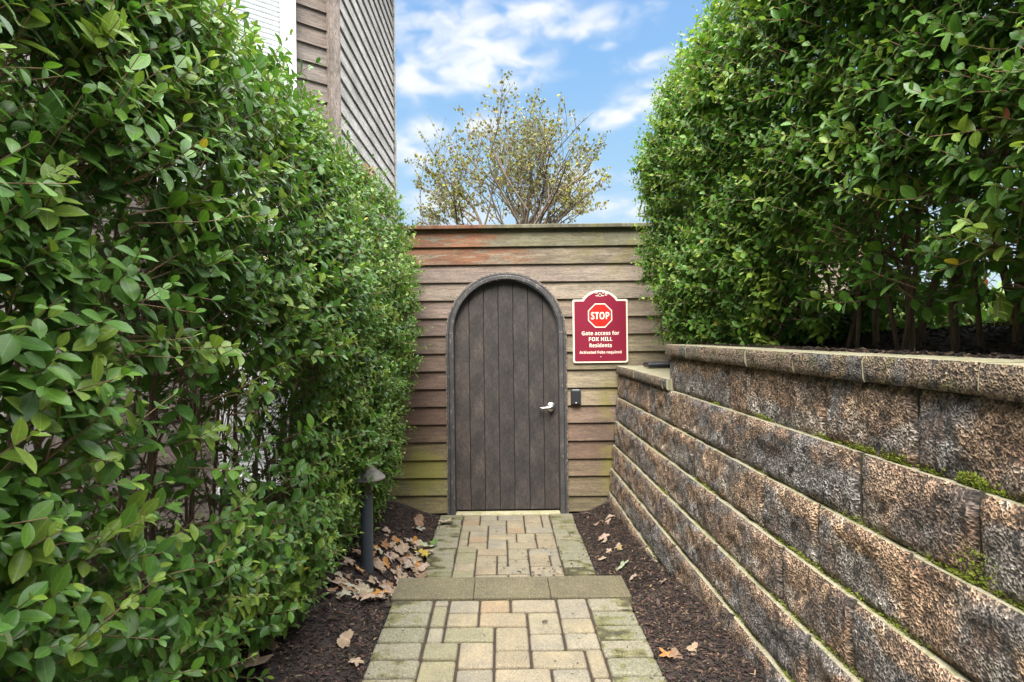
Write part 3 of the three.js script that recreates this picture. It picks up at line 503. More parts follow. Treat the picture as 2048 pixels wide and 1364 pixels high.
  // low hip roof, above the frame
  const rf = new THREE.Shape([[-.9, 5.1 + .3], [-.9, 8.9], [-9.5, 8.9], [-9.5, -3], [-2.5, -3], [-2.5, 4.2]].map(([x, y]) => new THREE.Vector2(x, y))), rg = new THREE.ExtrudeGeometry(rf, { depth: .25, bevelEnabled: true, bevelThickness: .06, bevelSize: .06, bevelSegments: 1 }); rg.rotateX(-Math.PI / 2); rg.translate(0, TOP + .06, 0);
  mesh('roof', boxUV(rg, 1.2, .6), std({ map: grainTex, color: new THREE.Color(.2, .19, .18), roughness: .95 }), house);
}

// ------------------------------------------------------------------ leaf shapes and hedges
function leafGeometry(bend, fold, wid = .265) {
  const T = [0, .1, .24, .42, .6, .78, .9, 1], W = [.012, .10, .19, .25, .252, .19, .105, .004].map((w) => w * wid / .25), pos = [], uv = [], idx = [];
  T.forEach((t, i) => { const z = -bend * t * t, w = W[i]; for (const s of [-1, 0, 1]) { pos.push(s * w, t, z + (s ? fold * w : 0)); uv.push(.5 + s * .5 * (w / wid), t); } });
  for (let i = 0; i < T.length - 1; i++) for (let k = 0; k < 2; k++) { const a = i * 3 + k, b = a + 1, c = a + 3, d = c + 1; idx.push(a, b, d, a, d, c); }
  const g = new THREE.BufferGeometry(); g.setAttribute('position', new THREE.Float32BufferAttribute(pos, 3)); g.setAttribute('uv', new THREE.Float32BufferAttribute(uv, 2)); g.setIndex(idx); g.computeVertexNormals(); return g;
}
const leafMat = (c) => new THREE.MeshPhysicalMaterial({ color: c ?? new THREE.Color(1, 1, 1), map: leafTex, roughness: 1, transmission: .36, thickness: 0, specularIntensity: .3, clearcoat: .5, clearcoatRoughness: .30, side: THREE.DoubleSide });
const barkMat = std({ map: barkTex, bumpMap: barkTex, bumpScale: .003, roughness: .95, color: new THREE.Color(.42, .36, .30) });
const twigMat = std({ color: new THREE.Color(.22, .135, .075), roughness: .85 });

// a hedge: field(x, y, d) gives the depth inside the trimmed outline (metres, negative outside)
function makeHedge(o) {
  const r = rng(o.seed), hedge = thing('privet_hedge', o.label, 'hedge', [0, 0, 0]);
  const leaves = [], twigs = [], e = .02, up = V(0, 1, 0);
  const lump = (x, y, d) => (vn3(x * 3.2 + 20, y * 3.2 + 20, d * 3.2 + 20, o.seed % 7) - .5) * .20 + (vn3(x * 9, y * 9 + 30, d * 9, 2) - .5) * .09;
  const field = (x, y, d) => o.field(x, y, d) + lump(x, y, d);
  let made = 0, tries = 0; const [x0, x1, y0, y1, d0, d1] = o.box, p = V(), n = V();
  while (made < o.shoots && tries++ < o.shoots * 120) {
    const x = lerp(x0, x1, r()), y = lerp(y0, y1, r()), d = lerp(d0, d1, r()), s = field(x, y, d);
    if (s < 0 || s > .42) continue;
    if (r() > Math.exp(-s / .115) * o.density(x, y, d, s)) continue;
    n.set(-(field(x + e, y, d) - field(x - e, y, d)), -(field(x, y + e, d) - field(x, y - e, d)), field(x, y, d + e) - field(x, y, d - e)); if (n.lengthSq() < 1e-10) continue; n.normalize();
    made++;
    const dir = V(n.x * .75 + (r() - .5) * 1.0, n.y * .6 + .32 + (r() - .5) * .7, n.z * .75 + (r() - .5) * 1.0).normalize();
    const near = 1 / Math.max(.7, d), big = lerp(.037, .045, clamp((4.8 - d) / 3.5)) * (o.leafScale ?? 1);
    const pairs = 3 + Math.floor(r() * 4), len = pairs * (.016 + .010 * r()) + .02, base = V(x, y, -d), tint = r(), fresh = s < .06 && r() < .22, yaw = r() * Math.PI;
    const side = V().crossVectors(dir, Math.abs(dir.y) > .9 ? V(1, 0, 0) : up).normalize(), oth = V().crossVectors(dir, side);
    const bendv = V((r() - .5) * .3, .25 * r(), (r() - .5) * .3), pt = (t) => base.clone().addScaledVector(dir, len * t).addScaledVector(bendv, len * t * t);
    if (s < .22) twigs.push([base.clone().addScaledVector(dir, -.05), pt(.5), pt(1)]);
    for (let k = 0; k <= pairs; k++) {
      const t = (k + .5) / (pairs + .6), q = pt(Math.min(1, t)), a0 = yaw + (k % 2) * 1.57 + (r() - .5) * .5, last = k === pairs;
      for (const sg of [0, Math.PI]) {
        if (r() < .08) continue;
        const a = a0 + sg, rad = side.clone().multiplyScalar(Math.cos(a)).addScaledVector(oth, Math.sin(a)), spread = last ? .55 : .95;
        const ld = rad.multiplyScalar(spread).addScaledVector(dir, last ? .9 : .45).add(V((r() - .5) * .35, (r() - .5) * .3 - .05, (r() - .5) * .35)).normalize();
        const want = V(n.x * .62 + (r() - .5) * .6, .85 + (r() - .5) * .4, n.z * .62 + (r() - .5) * .6).addScaledVector(dir, .15); want.addScaledVector(ld, -want.dot(ld)).normalize();
        const sd = V().crossVectors(ld, want).normalize(), L = big * (1.15 - .45 * t * t) * lerp(.58, 1.38, r()) * (last ? .75 : 1), w = L * lerp(.78, 1.12, r());
        leaves.push({ q, ld, want, sd, L, w, s, fresh: fresh || (last && s < .08 && r() < .3), tint, rn: r(), d });
      }
    }
  }
  // colours (linear)
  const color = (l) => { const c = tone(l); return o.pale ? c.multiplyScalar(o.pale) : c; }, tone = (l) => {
    const c = new THREE.Color(), v = l.rn; c.setRGB(.064 + .045 * v + .055 * l.tint, .185 + .08 * v + .08 * l.tint, .016 + .012 * v + .008 * (1 - l.tint));
    if (l.fresh) c.setRGB(.20 + .09 * v, .34 + .08 * v, .03 + .02 * v); else if (v < .0035) c.setRGB(.50, .40, .03); else if (v > .9990) c.setRGB(.42, .15, .05); else if (v > .96) c.setRGB(.11, .22, .06); return c;
  };
  const M = new THREE.Matrix4(), mat4 = (l) => { const X = l.sd.clone().multiplyScalar(l.w), Y = l.ld.clone().multiplyScalar(l.L), Z = l.want.clone().multiplyScalar(l.L); M.makeBasis(X, Y, Z); M.setPosition(l.q); return M; };
  // the 300 that show largest are meshes of their own
  const score = (l) => { const u = l.q.x / l.d * F, v = (CAM_Y - l.q.y) / l.d * F; return l.s > .13 || l.d < .55 || Math.abs(u) > 1000 || Math.abs(v) > 650 ? 0 : l.L / l.d * (.15 - l.s); };
  leaves.forEach((l) => { l.sc = score(l); }); leaves.sort((a, b) => b.sc - a.sc);
  const gs = [[.10, .18], [.22, .28], [.04, .12], [.16, .4]].map(([b, f]) => leafGeometry(b, f)), near = leaves.splice(0, 300), pal = [];
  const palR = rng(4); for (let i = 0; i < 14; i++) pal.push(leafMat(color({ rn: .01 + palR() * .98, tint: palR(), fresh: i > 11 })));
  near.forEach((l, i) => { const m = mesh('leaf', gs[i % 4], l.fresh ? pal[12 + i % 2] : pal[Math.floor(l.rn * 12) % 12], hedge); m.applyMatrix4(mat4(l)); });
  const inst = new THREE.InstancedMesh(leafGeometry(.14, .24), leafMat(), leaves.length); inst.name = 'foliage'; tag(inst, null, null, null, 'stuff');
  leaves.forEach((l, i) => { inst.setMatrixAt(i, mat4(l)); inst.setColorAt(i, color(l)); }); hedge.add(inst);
  // shoots
  const tg = twigs.map(([a, b, c]) => polyTube([a, b, c], .0021, .0009)); const tm = mesh('twigs', mergeGeometries(tg), twigMat, hedge); tag(tm, null, null, null, 'stuff');
  // stems with their branches, and thin dead twigs inside
  const fine = [];
  for (let i = 0; i < o.stems; i++) {
    const b = o.stemBase(r, i), top = o.stemTop(b, r), parts = [], pts = [b]; for (let k = 1; k <= 4; k++) { const t = k / 4; pts.push(V(lerp(b.x, top.x, Math.pow(t, 1.25)) + (r() - .5) * .05, lerp(b.y, top.y, t), lerp(b.z, top.z, Math.pow(t, 1.25)) + (r() - .5) * .05)); }
    const R = lerp(.007, .017, r() * r()) * (o.stemScale ?? 1); parts.push(tube(pts, R, R * .35, 14, 7)); const cv = new THREE.CatmullRomCurve3(pts);
    const nb = 5 + Math.floor(r() * 4); for (let k = 0; k < nb; k++) {
      const t0 = .12 + .8 * r(), s = cv.getPointAt(t0), a = r() * 6.283, el = .4 + r() * .9, L = .25 + .45 * r(), dv = V(Math.cos(a) * Math.cos(el), Math.sin(el), Math.sin(a) * Math.cos(el) * .9), m = s.clone().addScaledVector(dv, L * .5).add(V((r() - .5) * .06, (r() - .5) * .05, (r() - .5) * .06)), en = s.clone().addScaledVector(dv, L).add(V(0, .08 * r(), 0));
      if (field(en.x, en.y, -en.z) < .02) continue; parts.push(tube([s, m, en], R * .5, R * .16, 6, 5));
      for (let q = 0; q < 3; q++) { const s2 = m.clone().lerp(en, r()), a2 = r() * 6.283, L2 = .10 + .2 * r(), e2 = s2.clone().add(V(Math.cos(a2) * L2 * .7, L2 * (r() * .9), Math.sin(a2) * L2 * .7)); if (field(e2.x, e2.y, -e2.z) > .01) fine.push(polyTube([s2, s2.clone().lerp(e2, .5).add(V((r() - .5) * .03, .015, (r() - .5) * .03)), e2], .0026, .0011, 4)); }
    }
    mesh('stem', mergeGeometries(parts.map(strip)), barkMat, hedge);
  }
  const fm = mesh('inner_twigs', mergeGeometries(fine), std({ color: new THREE.Color(.16, .12, .09), roughness: .95 }), hedge); tag(fm, null, null, null, 'stuff');
  console.log(o.seed, 'shoots', made, 'leaves', leaves.length + 300, 'twigs', twigs.length, fine.length);
  return hedge;
}
const curve1 = (pts) => (y) => { if (y <= pts[0][0]) return pts[0][1]; for (let i = 1; i < pts.length; i++) if (y <= pts[i][0]) return lerp(pts[i - 1][1], pts[i][1], (y - pts[i - 1][0]) / (pts[i][0] - pts[i - 1][0])); return pts[pts.length - 1][1]; };
const leftFace = curve1([[-.15, -1.06], [.0, -.97], [.3, -.85], [.6, -.82], [.9, -.78], [1.3, -.73], [1.7, -.74], [2.0, -.79], [2.2, -.87], [2.4, -1.02]]);
makeHedge({
  seed: 101, label: 'tall glossy green privet hedge in front of the house, left of the path', shoots: 13000, stems: 44,
  box: [-1.95, -.55, -.12, 2.5, .35, 5.2],
  field: (x, y, d) => {
    const far = sstep(3.8, 5.0, d), xf = leftFace(y) + .05 * far * sstep(.9, 1.3, y) - .045 * sstep(.62, .52, y) * sstep(3.1, 3.4, d) * sstep(4.2, 3.9, d), back = lerp(-1.75, -1.35, sstep(3.8, 5.2, d));
    const top = 2.405 - .08 * far - .16 * sstep(3.3, 1.8, d) - .9 * Math.max(0, (x + 1.0) * .5) - .35 * sstep(4.7, 5.25, d) * .3, bot = groundY(x, d) + .03;
    return Math.min(xf - x, x - back, (top - y) * .9, (y - bot) * 1.2, (5.22 - d) * .8, d - .3);
  },
  density: (x, y, d, s) => {
    let k = 1; if (x < leftFace(y) - .45) k *= .22;                                             // the hidden back is thin
    const gap = Math.exp(-(((y - .86 - .1 * (2 - d)) / .36) ** 4)) * sstep(.8, 1.3, d) * sstep(3.3, 2.5, d) * sstep(.30, .46, vn3(x * 2.2, y * 4 + 7, d * 2.4 + 3, 6)); k *= 1 - .88 * gap;
    const hole = vn3(x * 3.5 + 11, y * 3.5, d * 3.0, 4); k *= lerp(.45 + .9 * sstep(.36, .56, hole), (x > leftFace(y) - .3 ? .38 + .85 * sstep(.40, .54, hole) : 1.6), sstep(.9, 1.4, y));
    if (d > 4.95) k *= .8; if (y < .02) k *= .4; return k;
  },
  stemBase: (r, i) => { const d = .6 + 4.5 * ((i + r()) / 44), x = lerp(-1.42, -1.12, r()); return V(x, groundY(x, d) - .03, -d); },
  stemTop: (b, r) => V(clamp(b.x + (r() - .35) * .55, -1.65, -.92), lerp(1.6, 2.25, r()), b.z + (r() - .5) * .5),
});
const rightFace = curve1([[1.15, 1.26], [1.4, 1.23], [1.7, 1.17], [2.1, 1.145], [2.5, 1.10], [2.8, 1.07], [3.05, 1.12]]);
makeHedge({
  seed: 202, label: 'tall green privet hedge growing on top of the stone retaining wall', shoots: 13500, stems: 40, stemScale: 1.15, pale: 1.25,  // pale lifts the leaf colour in place of light this hedge lacks
  box: [.95, 2.2, 1.15, 3.25, .5, 4.85],
  field: (x, y, d) => {
    const xf = rightFace(y) + .06 * sstep(1.4, 2.2, d) * sstep(3.2, 2.4, d) * sstep(1.65, 1.35, y), top = 3.12 - .12 * sstep(3.2, 4.6, d) - .5 * sstep(1.3, 1.05, x);
    const bot = lerp(1.17, 1.36, sstep(3.1, 2.5, d) * sstep(1.3, 1.8, d)) + .11 * sstep(1.9, 1.4, d), end = 4.78 - .35 * sstep(2.3, 3.0, y) ** 2;
    return Math.min(x - xf, 2.05 - x, (top - y) * .9, (y - bot) * 1.2, (end - d) * .85, d - .45);
  },
  density: (x, y, d, s) => {
    let k = 1; if (x > rightFace(y) + .45) k *= .45;
    const gap = sstep(1.80, 1.5, y) * sstep(1.5, 1.75, d) * sstep(2.9, 2.5, d) * (.55 + .45 * sstep(.35, .5, vn3(x * 2, y * 5, d * 4, 3))); k *= 1 - .9 * gap;
    const hole = vn3(x * 3.4 + 31, y * 3.4, d * 3.0, 5); k *= x < rightFace(y) + .28 ? .42 + .8 * sstep(.40, .54, hole) : 1; return k;
  },
  stemBase: (r, i) => { const cl = [1.35, 1.9, 2.25, 2.6, 3.1, 3.5, 4.0, 4.5][i % 8], d = cl + (r() - .5) * .22, x = lerp(1.42, 1.62, r()); return V(x, upperY(x, d) - .04, -d); },
  stemTop: (b, r) => V(clamp(b.x + (r() - .5) * .7, 1.25, 1.95), lerp(2.1, 2.9, r()), b.z + (r() - .5) * .7),
});

// ------------------------------------------------------------------ tree behind the fence
{
  const D = 18, tree = thing('autumn_tree', 'sparse autumn tree with bare twigs and olive yellow leaves beyond the fence', 'tree', [0, -.3, -D]);
  const r = rng(64), parts = [], twg = [], lv = [], bark = std({ map: barkTex, roughness: .95, color: new THREE.Color(.46, .44, .41) });
  const S = D / F, inCrown = (p) => { const px = p.x / S, py = (p.y - .3 - CAM_Y) / S; const w = py < 240 ? 200 : py < 330 ? 185 : py < 420 ? lerp(185, 130, (py - 330) / 90) : lerp(130, 50, (py - 420) / 75); return py < 436 && px > -w * .9 + (py < 300 ? 5 : -4) && px < w * 1.02; };
  function grow(p, dir, len, rad, lev) {
    const n = lev < 2 ? 5 : 3, pts = [p.clone()]; let q = p.clone(), d = dir.clone();
    for (let i = 0; i < n; i++) { d.add(V((r() - .5) * .32, (r() - .35) * .22, (r() - .5) * .32)).normalize(); q = q.clone().addScaledVector(d, len / n); pts.push(q); }
    if (lev > 2) twg.push(polyTube(pts, rad, rad * .55, 3)); else parts.push(tube(pts, rad, rad * .55, lev < 2 ? 8 : 4, lev < 2 ? 8 : lev < 4 ? 5 : 3));
    const kids = lev === 0 ? 5 : lev < 2 ? 4 : lev < 5 ? 3 : 0;
    for (let k = 0; k < kids; k++) {
      const t = lev === 0 ? .75 + .25 * k / kids : .35 + .65 * (k + r()) / kids, s = new THREE.CatmullRomCurve3(pts).getPointAt(Math.min(1, t)), a = r() * 6.283, sp = lev === 0 ? .62 : .75;
      const e = d.clone().add(V(Math.cos(a) * sp, (r() - .25) * .35, Math.sin(a) * sp)).normalize(), L = len * lerp(.58, .78, r());
      if (inCrown(s.clone().addScaledVector(e, L))) grow(s, e, L, Math.max(.0045, rad * .52), lev + 1); else if (lev > 1) grow(s, e, L * .5, Math.max(.004, rad * .4), 5);
    }
    if (lev >= 3) { const m = lev === 5 ? 8 : 5; for (let k = 0; k < m; k++) { const s = pts[Math.floor(1 + r() * (pts.length - 1))]; lv.push(s.clone().add(V((r() - .5) * .09, (r() - .6) * .08, (r() - .5) * .09))); } }
  }
  grow(V(0, 0, 0), V(-.01, 1, 0), 3.7, .12, 0);
  for (const [x, z, a, yy] of [[-.25, .1, -.75, 3.0], [.3, -.1, .8, 2.9], [.2, .2, .35, 3.3], [-.2, 0, -.3, 3.4]]) grow(V(x * .25, yy, z), V(a, .85, z).normalize(), 2.2, .062, 1);
  for (const [a, yy] of [[1.0, 3.1], [-1.05, 3.0], [.9, 3.5], [-.9, 3.6]]) grow(V(0, yy, 0), V(a, .5, (r() - .5) * .6).normalize(), 1.7, .04, 1);
  mesh('trunk', mergeGeometries(parts.map(strip)), bark, tree); tag(mesh('twigs', mergeGeometries(twg), std({ color: new THREE.Color(.13, .105, .08), roughness: .95 }), tree), null, null, null, 'stuff');
  const shape = leafGeometry(.25, .3, .42), use = []; for (const p of lv) { const x = p.x / S, y = (p.y - .3 - CAM_Y) / S; const den = (x < -90 && y > 330 ? .35 : 1) * (y > 440 ? .6 : 1) * (x > 110 && y > 330 ? .5 : 1); if (inCrown(p) && r() < den) use.push(p); }
  const crown = new THREE.InstancedMesh(shape, new THREE.MeshPhysicalMaterial({ roughness: .95, transmission: .4, thickness: 0, side: THREE.DoubleSide }), use.length), M = new THREE.Matrix4(), q = new THREE.Quaternion(), c = new THREE.Color();
  use.forEach((p, i) => { q.setFromEuler(new THREE.Euler(r() * 6.28, r() * 6.28, r() * 6.28)); const s = .05 + .05 * r(); M.compose(p, q, V(s, s, s)); crown.setMatrixAt(i, M); const y = (p.y - .3 - CAM_Y) / S, x = p.x / S, low = clamp((330 - y) / 110) * clamp((x + 120) / 160), v = r(); if (v < .16 + .6 * low) c.setRGB(.23 + .10 * r(), .22 + .07 * r(), .022); else if (v < .84) c.setRGB(.13, .14, .03); else c.setRGB(.12, .08, .032); crown.setColorAt(i, c); });
  crown.name = 'crown'; tag(crown, null, null, null, 'stuff'); tree.add(crown); console.log('tree', use.length, parts.length, twg.length);
}

// ------------------------------------------------------------------ path light, drain pipe, strap plants
{
  const x = -.80, d = 3.66, y = groundY(x, d), l = thing('path_light', 'dark metal mushroom cap path light half hidden by the hedge', 'path light', [x, y - .02, -d]);
  const metal = std({ color: new THREE.Color(.042, .05, .062), roughness: .55 }), capm = std({ color: new THREE.Color(.24, .22, .20), roughness: .75, map: grainTex });
  const p = new THREE.CylinderGeometry(.036, .036, .47, 28); p.translate(0, .235, 0); mesh('post', p, metal, l);
  const neck = new THREE.CylinderGeometry(.029, .029, .09, 24); neck.translate(0, .51, 0); mesh('lamp_neck', neck, std({ color: new THREE.Color(.02, .02, .022), roughness: .5 }), l);
  const hat = new THREE.LatheGeometry([[0, .645], [.02, .642], [.045, .625], [.09, .588], [.108, .572], [.112, .562], [.107, .556], [.03, .552], [0, .552]].map(([a, b]) => new THREE.Vector2(a, b)).reverse(), 36); mesh('cap', hat, capm, l);
}
{
  const pipe = thing('drain_pipe', 'black ribbed plastic drain pipe end lying on the lower cap of the stone wall', 'pipe', [1.115, 1.0, -4.8]); pipe.rotation.y = .12;
  const pts = []; for (let i = 0; i <= 60; i++) { const x = i / 60 * .55; pts.push(new THREE.Vector2(.030 + (i % 4 < 2 ? .004 : -.001), x)); }
  const g = new THREE.LatheGeometry(pts, 20); g.rotateZ(-Math.PI / 2); g.scale(1, .95, 1.3);
  const strips = []; const k = new THREE.Group(); pipe.add(k); pipe.remove(k);
  for (let i = 0; i < 4; i++) { const s = new RoundedBoxGeometry(.50, .012, .028, 2, .004); s.rotateX((i - 1.5) * .42); s.translate(.26, .028 - .011 * Math.abs(i - 1.5), -.055 + i * .036); strips.push(s); }
  const mm = std({ color: new THREE.Color(.02, .021, .024), roughness: .35 }); strips.forEach((s) => mesh('rib', s, mm, pipe)); const b = new RoundedBoxGeometry(.50, .028, .13, 2, .012); b.translate(.26, .0, 0); mesh('body', b, mm, pipe);
}
{
  const r = rng(909), mats = [[.10, .20, .10], [.16, .28, .16], [.07, .15, .07], [.26, .34, .08]].map((c) => new THREE.MeshPhysicalMaterial({ color: new THREE.Color(...c), roughness: .9, transmission: .3, thickness: 0, clearcoat: .4, clearcoatRoughness: .4, side: THREE.DoubleSide }));
  const lab = ['long grey green strap leaves arching beyond the hedge stems on the raised bed', 'bushy clump of strap leaves on the raised bed farther from the wall'];
  [[2.75, 1.35, 70], [3.2, 2.4, 80]].forEach(([cx, cd, n], ci) => {
    const cy = upperY(cx, cd), pl = thing('strap_plant', lab[ci], 'plant', [cx, cy, -cd]);
    for (let i = 0; i < n; i++) {
      const a = r() * 6.283, L = .55 + .5 * r(), lean = .35 + .75 * r(), w = .011 + .008 * r(), pos = [], idx = [], uv = [];
      for (let k = 0; k <= 8; k++) { const t = k / 8, h = L * (t * Math.sin(1.3 - lean * .4) - lean * .62 * t * t), o = L * t * (.35 + .6 * lean), ww = w * (1 - t * t * .95); for (const s of [-1, 0, 1]) { pos.push(Math.cos(a) * (o + .03) - Math.sin(a) * s * ww, h + Math.abs(s) * ww * .6, Math.sin(a) * (o + .03) + Math.cos(a) * s * ww); uv.push(s, t); } }
      for (let k = 0; k < 8; k++) for (let s = 0; s < 2; s++) { const p = k * 3 + s; idx.push(p, p + 1, p + 4, p, p + 4, p + 3); }
      const g = new THREE.BufferGeometry(); g.setAttribute('position', new THREE.Float32BufferAttribute(pos, 3)); g.setAttribute('uv', new THREE.Float32BufferAttribute(uv, 2)); g.setIndex(idx); g.computeVertexNormals(); mesh('blade', g, mats[Math.floor(r() * 4)], pl);
    }
  });
  // grass beyond
  const N = 9000, bl = leafGeometry(.5, .2, .06), inst = new THREE.InstancedMesh(bl, mats[3], N), M = new THREE.Matrix4(), q = new THREE.Quaternion(), c = new THREE.Color();
  for (let i = 0; i < N; i++) { const x = 2.5 + 5 * r() * r(), d = .3 + 4.8 * r(), s = .12 + .16 * r(); q.setFromEuler(new THREE.Euler((r() - .5) * .9, r() * 6.28, (r() - .5) * .9)); M.compose(V(x, upperY(x, d) - .01, -d), q, V(s, s, s)); inst.setMatrixAt(i, M); c.setRGB(.5 + .5 * r(), .6 + .4 * r(), .5 + .4 * r()); inst.setColorAt(i, c); }
  inst.name = 'grass'; tag(inst, 'bright green grass behind the hedge on the raised ground', 'grass', null, 'stuff'); scene.add(inst);
}

// ------------------------------------------------------------------ mulch, moss, crumbs
const matrixes = (name, geo, mat, list, label, cat) => { const inst = new THREE.InstancedMesh(geo, mat, list.length); list.forEach(([m, c], i) => { inst.setMatrixAt(i, m); inst.setColorAt(i, c); }); inst.name = numbered(name); tag(inst, label, cat, null, 'stuff'); scene.add(inst); return inst; };
{
  const chip = new THREE.BufferGeometry(); { const p = [], ix = []; const A = [[-.5, .0, -.16], [-.2, .06, -.24], [.2, .04, -.2], [.5, -.02, -.08], [.46, -.01, .1], [.15, .05, .2], [-.25, .07, .22], [-.48, .02, .12]]; for (const [x, y, z] of A) p.push(x, y, z); for (const [x, y, z] of A) p.push(x * .95, y - .11, z * .9); for (let i = 1; i < 7; i++) ix.push(0, i + 1, i); for (let i = 1; i < 7; i++) ix.push(8, 8 + i, 9 + i); for (let i = 0; i < 8; i++) { const j = (i + 1) % 8; ix.push(i, j, 8 + j, i, 8 + j, 8 + i); } chip.setAttribute('position', new THREE.Float32BufferAttribute(p, 3)); chip.setIndex(ix); const g = chip.toNonIndexed(); g.computeVertexNormals(); chip.copy(g); }
  const r = rng(404), q = new THREE.Quaternion(), list = [], list2 = [], mat = std({ roughness: .95 });
  const col = () => { const v = r(); const c = new THREE.Color(); if (v < .52) c.setRGB(.020 + .015 * r(), .013 + .009 * r(), .010 + .006 * r()); else if (v < .82) c.setRGB(.065 + .035 * r(), .040 + .02 * r(), .028 + .014 * r()); else if (v < .975) c.setRGB(.14 + .06 * r(), .085 + .04 * r(), .055 + .03 * r()); else c.setRGB(.36 + .1 * r(), .26 + .08 * r(), .15 + .08 * r()); c.g *= .95; c.b *= .9; return c.multiplyScalar(.48); };
  const one = (x, y, d, s, out) => { q.setFromEuler(new THREE.Euler((r() - .5) * .9, r() * 6.283, (r() - .5) * .9)); const m = new THREE.Matrix4(); m.compose(V(x, y, -d), q, V(s, s * (.5 + .7 * r()), s * (.3 + .5 * r()))); out.push([m, col()]); };
  for (let i = 0; i < 52000; i++) {
    const right = r() < .36, d = 1.2 + 4.05 * r(); let x; if (right) x = lerp(PX1 + .0, .93, r()); else x = PX0 - .01 - Math.pow(r(), 1.5) * 1.4;
    const s = .010 + .026 * r() * r(); one(x, groundY(x, d) + .003 + .008 * r(), d, s * (r() < .1 ? 1.5 : 1), list);
  }
  matrixes('mulch', chip, mat, list, 'dark brown bark mulch in the beds on both sides of the path', 'mulch');
  for (let i = 0; i < 16000; i++) { const d = .8 + 4.4 * r(), x = 1.155 + Math.pow(r(), 1.6) * 1.5; one(x, Math.max(upperY(x, d), d < 3.7 && x < 1.24 ? 1.175 : 0) + .003 + .01 * r(), d, .012 + .028 * r() * r(), list2); }
  matrixes('mulch', chip, mat, list2, 'dark bark mulch spilling onto the wall cap under the right hedge', 'mulch');
  const crumbs = []; for (let i = 0; i < 190; i++) { const d = 3.75 + 1.1 * r() * r(), x = clamp(.30 + (r() + r() - 1) * .42, -.3, .58); one(x, UPY + .004, d, .008 + .014 * r(), crumbs); } for (let i = 0; i < 34; i++) one(lerp(PX0, PX1, r()), .004, 2.1 + .8 * r(), .004 + .008 * r(), crumbs);
  for (let i = 0; i < 260; i++) { const d = 2.0 + 3.1 * r(); if (d > STEP_Z0 - .02 && d < STEP_Z1 + .02) continue; const e = .11 * r() * r(), x = r() < .5 ? PX0 + e : PX1 - e; one(x, (d > STEP_Z1 ? UPY : 0) + .005, d, .007 + .016 * r() * r(), crumbs); }
  crumbs.forEach((c) => c[1].multiplyScalar(.8)); matrixes('debris', chip, mat, crumbs, 'small dark bark crumbs scattered over the paving', 'debris');
  // moss cushions on the wall ledges
  let tuft; { const q = rng(12), pos = []; for (let i = 0; i < 26; i++) { const a = q() * 6.283, e = .15 + 1.35 * q(), L = .7 + .6 * q(), w = .17, dx = Math.cos(a) * Math.cos(e), dy = Math.sin(e), dz = Math.sin(a) * Math.cos(e), bx = (q() - .5) * .9, bz = (q() - .5) * .9; const sx = -Math.sin(a) * w, sz = Math.cos(a) * w; pos.push(bx - sx, -.25, bz - sz, bx + sx, -.25, bz + sz, bx + dx * L, dy * L - .2, bz + dz * L, bx, -.25, bz, bx + dx * L * .6 + sx, dy * L * .6 - .2, bz + dz * L * .6 + sz, bx + dx * L, dy * L - .2, bz + dz * L); } tuft = new THREE.BufferGeometry(); tuft.setAttribute('position', new THREE.Float32BufferAttribute(pos, 3)); tuft.computeVertexNormals(); }
  const moss = [], M = () => new THREE.Matrix4();
  const put = (row, d, size, n, spread, climb) => { const [top, x] = wallRows[row], xb = (wallRows[row - 1]?.[1] ?? x + .02); for (let i = 0; i < n * 2; i++) { const up = climb * Math.pow(r(), 2.2), s = size * (.35 + .6 * r()), m = M(); q.setFromEuler(new THREE.Euler((r() - .5) * .5, r() * 6, up > .004 ? .9 : (r() - .5) * .5)); m.compose(V(lerp(x + .006, xb - .002, .35 + .65 * r()) + .006 * (up > 0 ? 1 : 0), top + s * .25 + up, -(d + (r() + r() - 1) * spread)), q, V(s, s * (.8 + .5 * r()), s)); const c = new THREE.Color(), v = r(); c.setRGB(.12 + .14 * v, .17 + .13 * v, .018 + .015 * r()); if (v < .22) c.setRGB(.10, .085, .03); moss.push([m, c]); } };
  for (const [row, d, size, n, sp, cl] of [[1, 2.95, .006, 26, .10, .008], [1, 2.42, .007, 60, .12, .012], [1, 1.93, .008, 60, .09, .012], [1, 1.76, .010, 110, .10, .018], [1, 1.60, .011, 130, .07, .02], [1, 1.47, .009, 70, .05, .02], [1, 1.34, .012, 140, .05, .02], [1, 1.24, .008, 40, .05, .02],
    [2, 3.0, .004, 20, .3, .006], [2, 2.3, .005, 40, .25, .01], [2, 1.75, .005, 90, .3, .03], [2, 1.35, .007, 260, .12, .07], [2, 1.2, .007, 130, .06, .05],
    [3, 4.0, .005, 40, .4, .006], [3, 3.0, .007, 60, .25, .008], [3, 2.1, .006, 120, .3, .012], [3, 1.6, .006, 110, .25, .02],
    [4, 3.7, .006, 80, .12, .006], [4, 2.9, .005, 60, .5, .006], [4, 2.2, .006, 70, .3, .008], [4, 1.8, .006, 90, .2, .012], [5, 3.5, .006, 70, .4, .006], [5, 2.5, .006, 90, .3, .008], [5, 2.05, .006, 70, .12, .01], [6, 3.9, .006, 60, .2, .005], [6, 4.4, .005, 30, .2, .005]]) put(row, d, size, n, sp, cl);
  matrixes('moss', tuft, std({ roughness: 1, side: THREE.DoubleSide }), moss, 'yellow green moss growing along the ledges of the stone wall', 'moss');
}

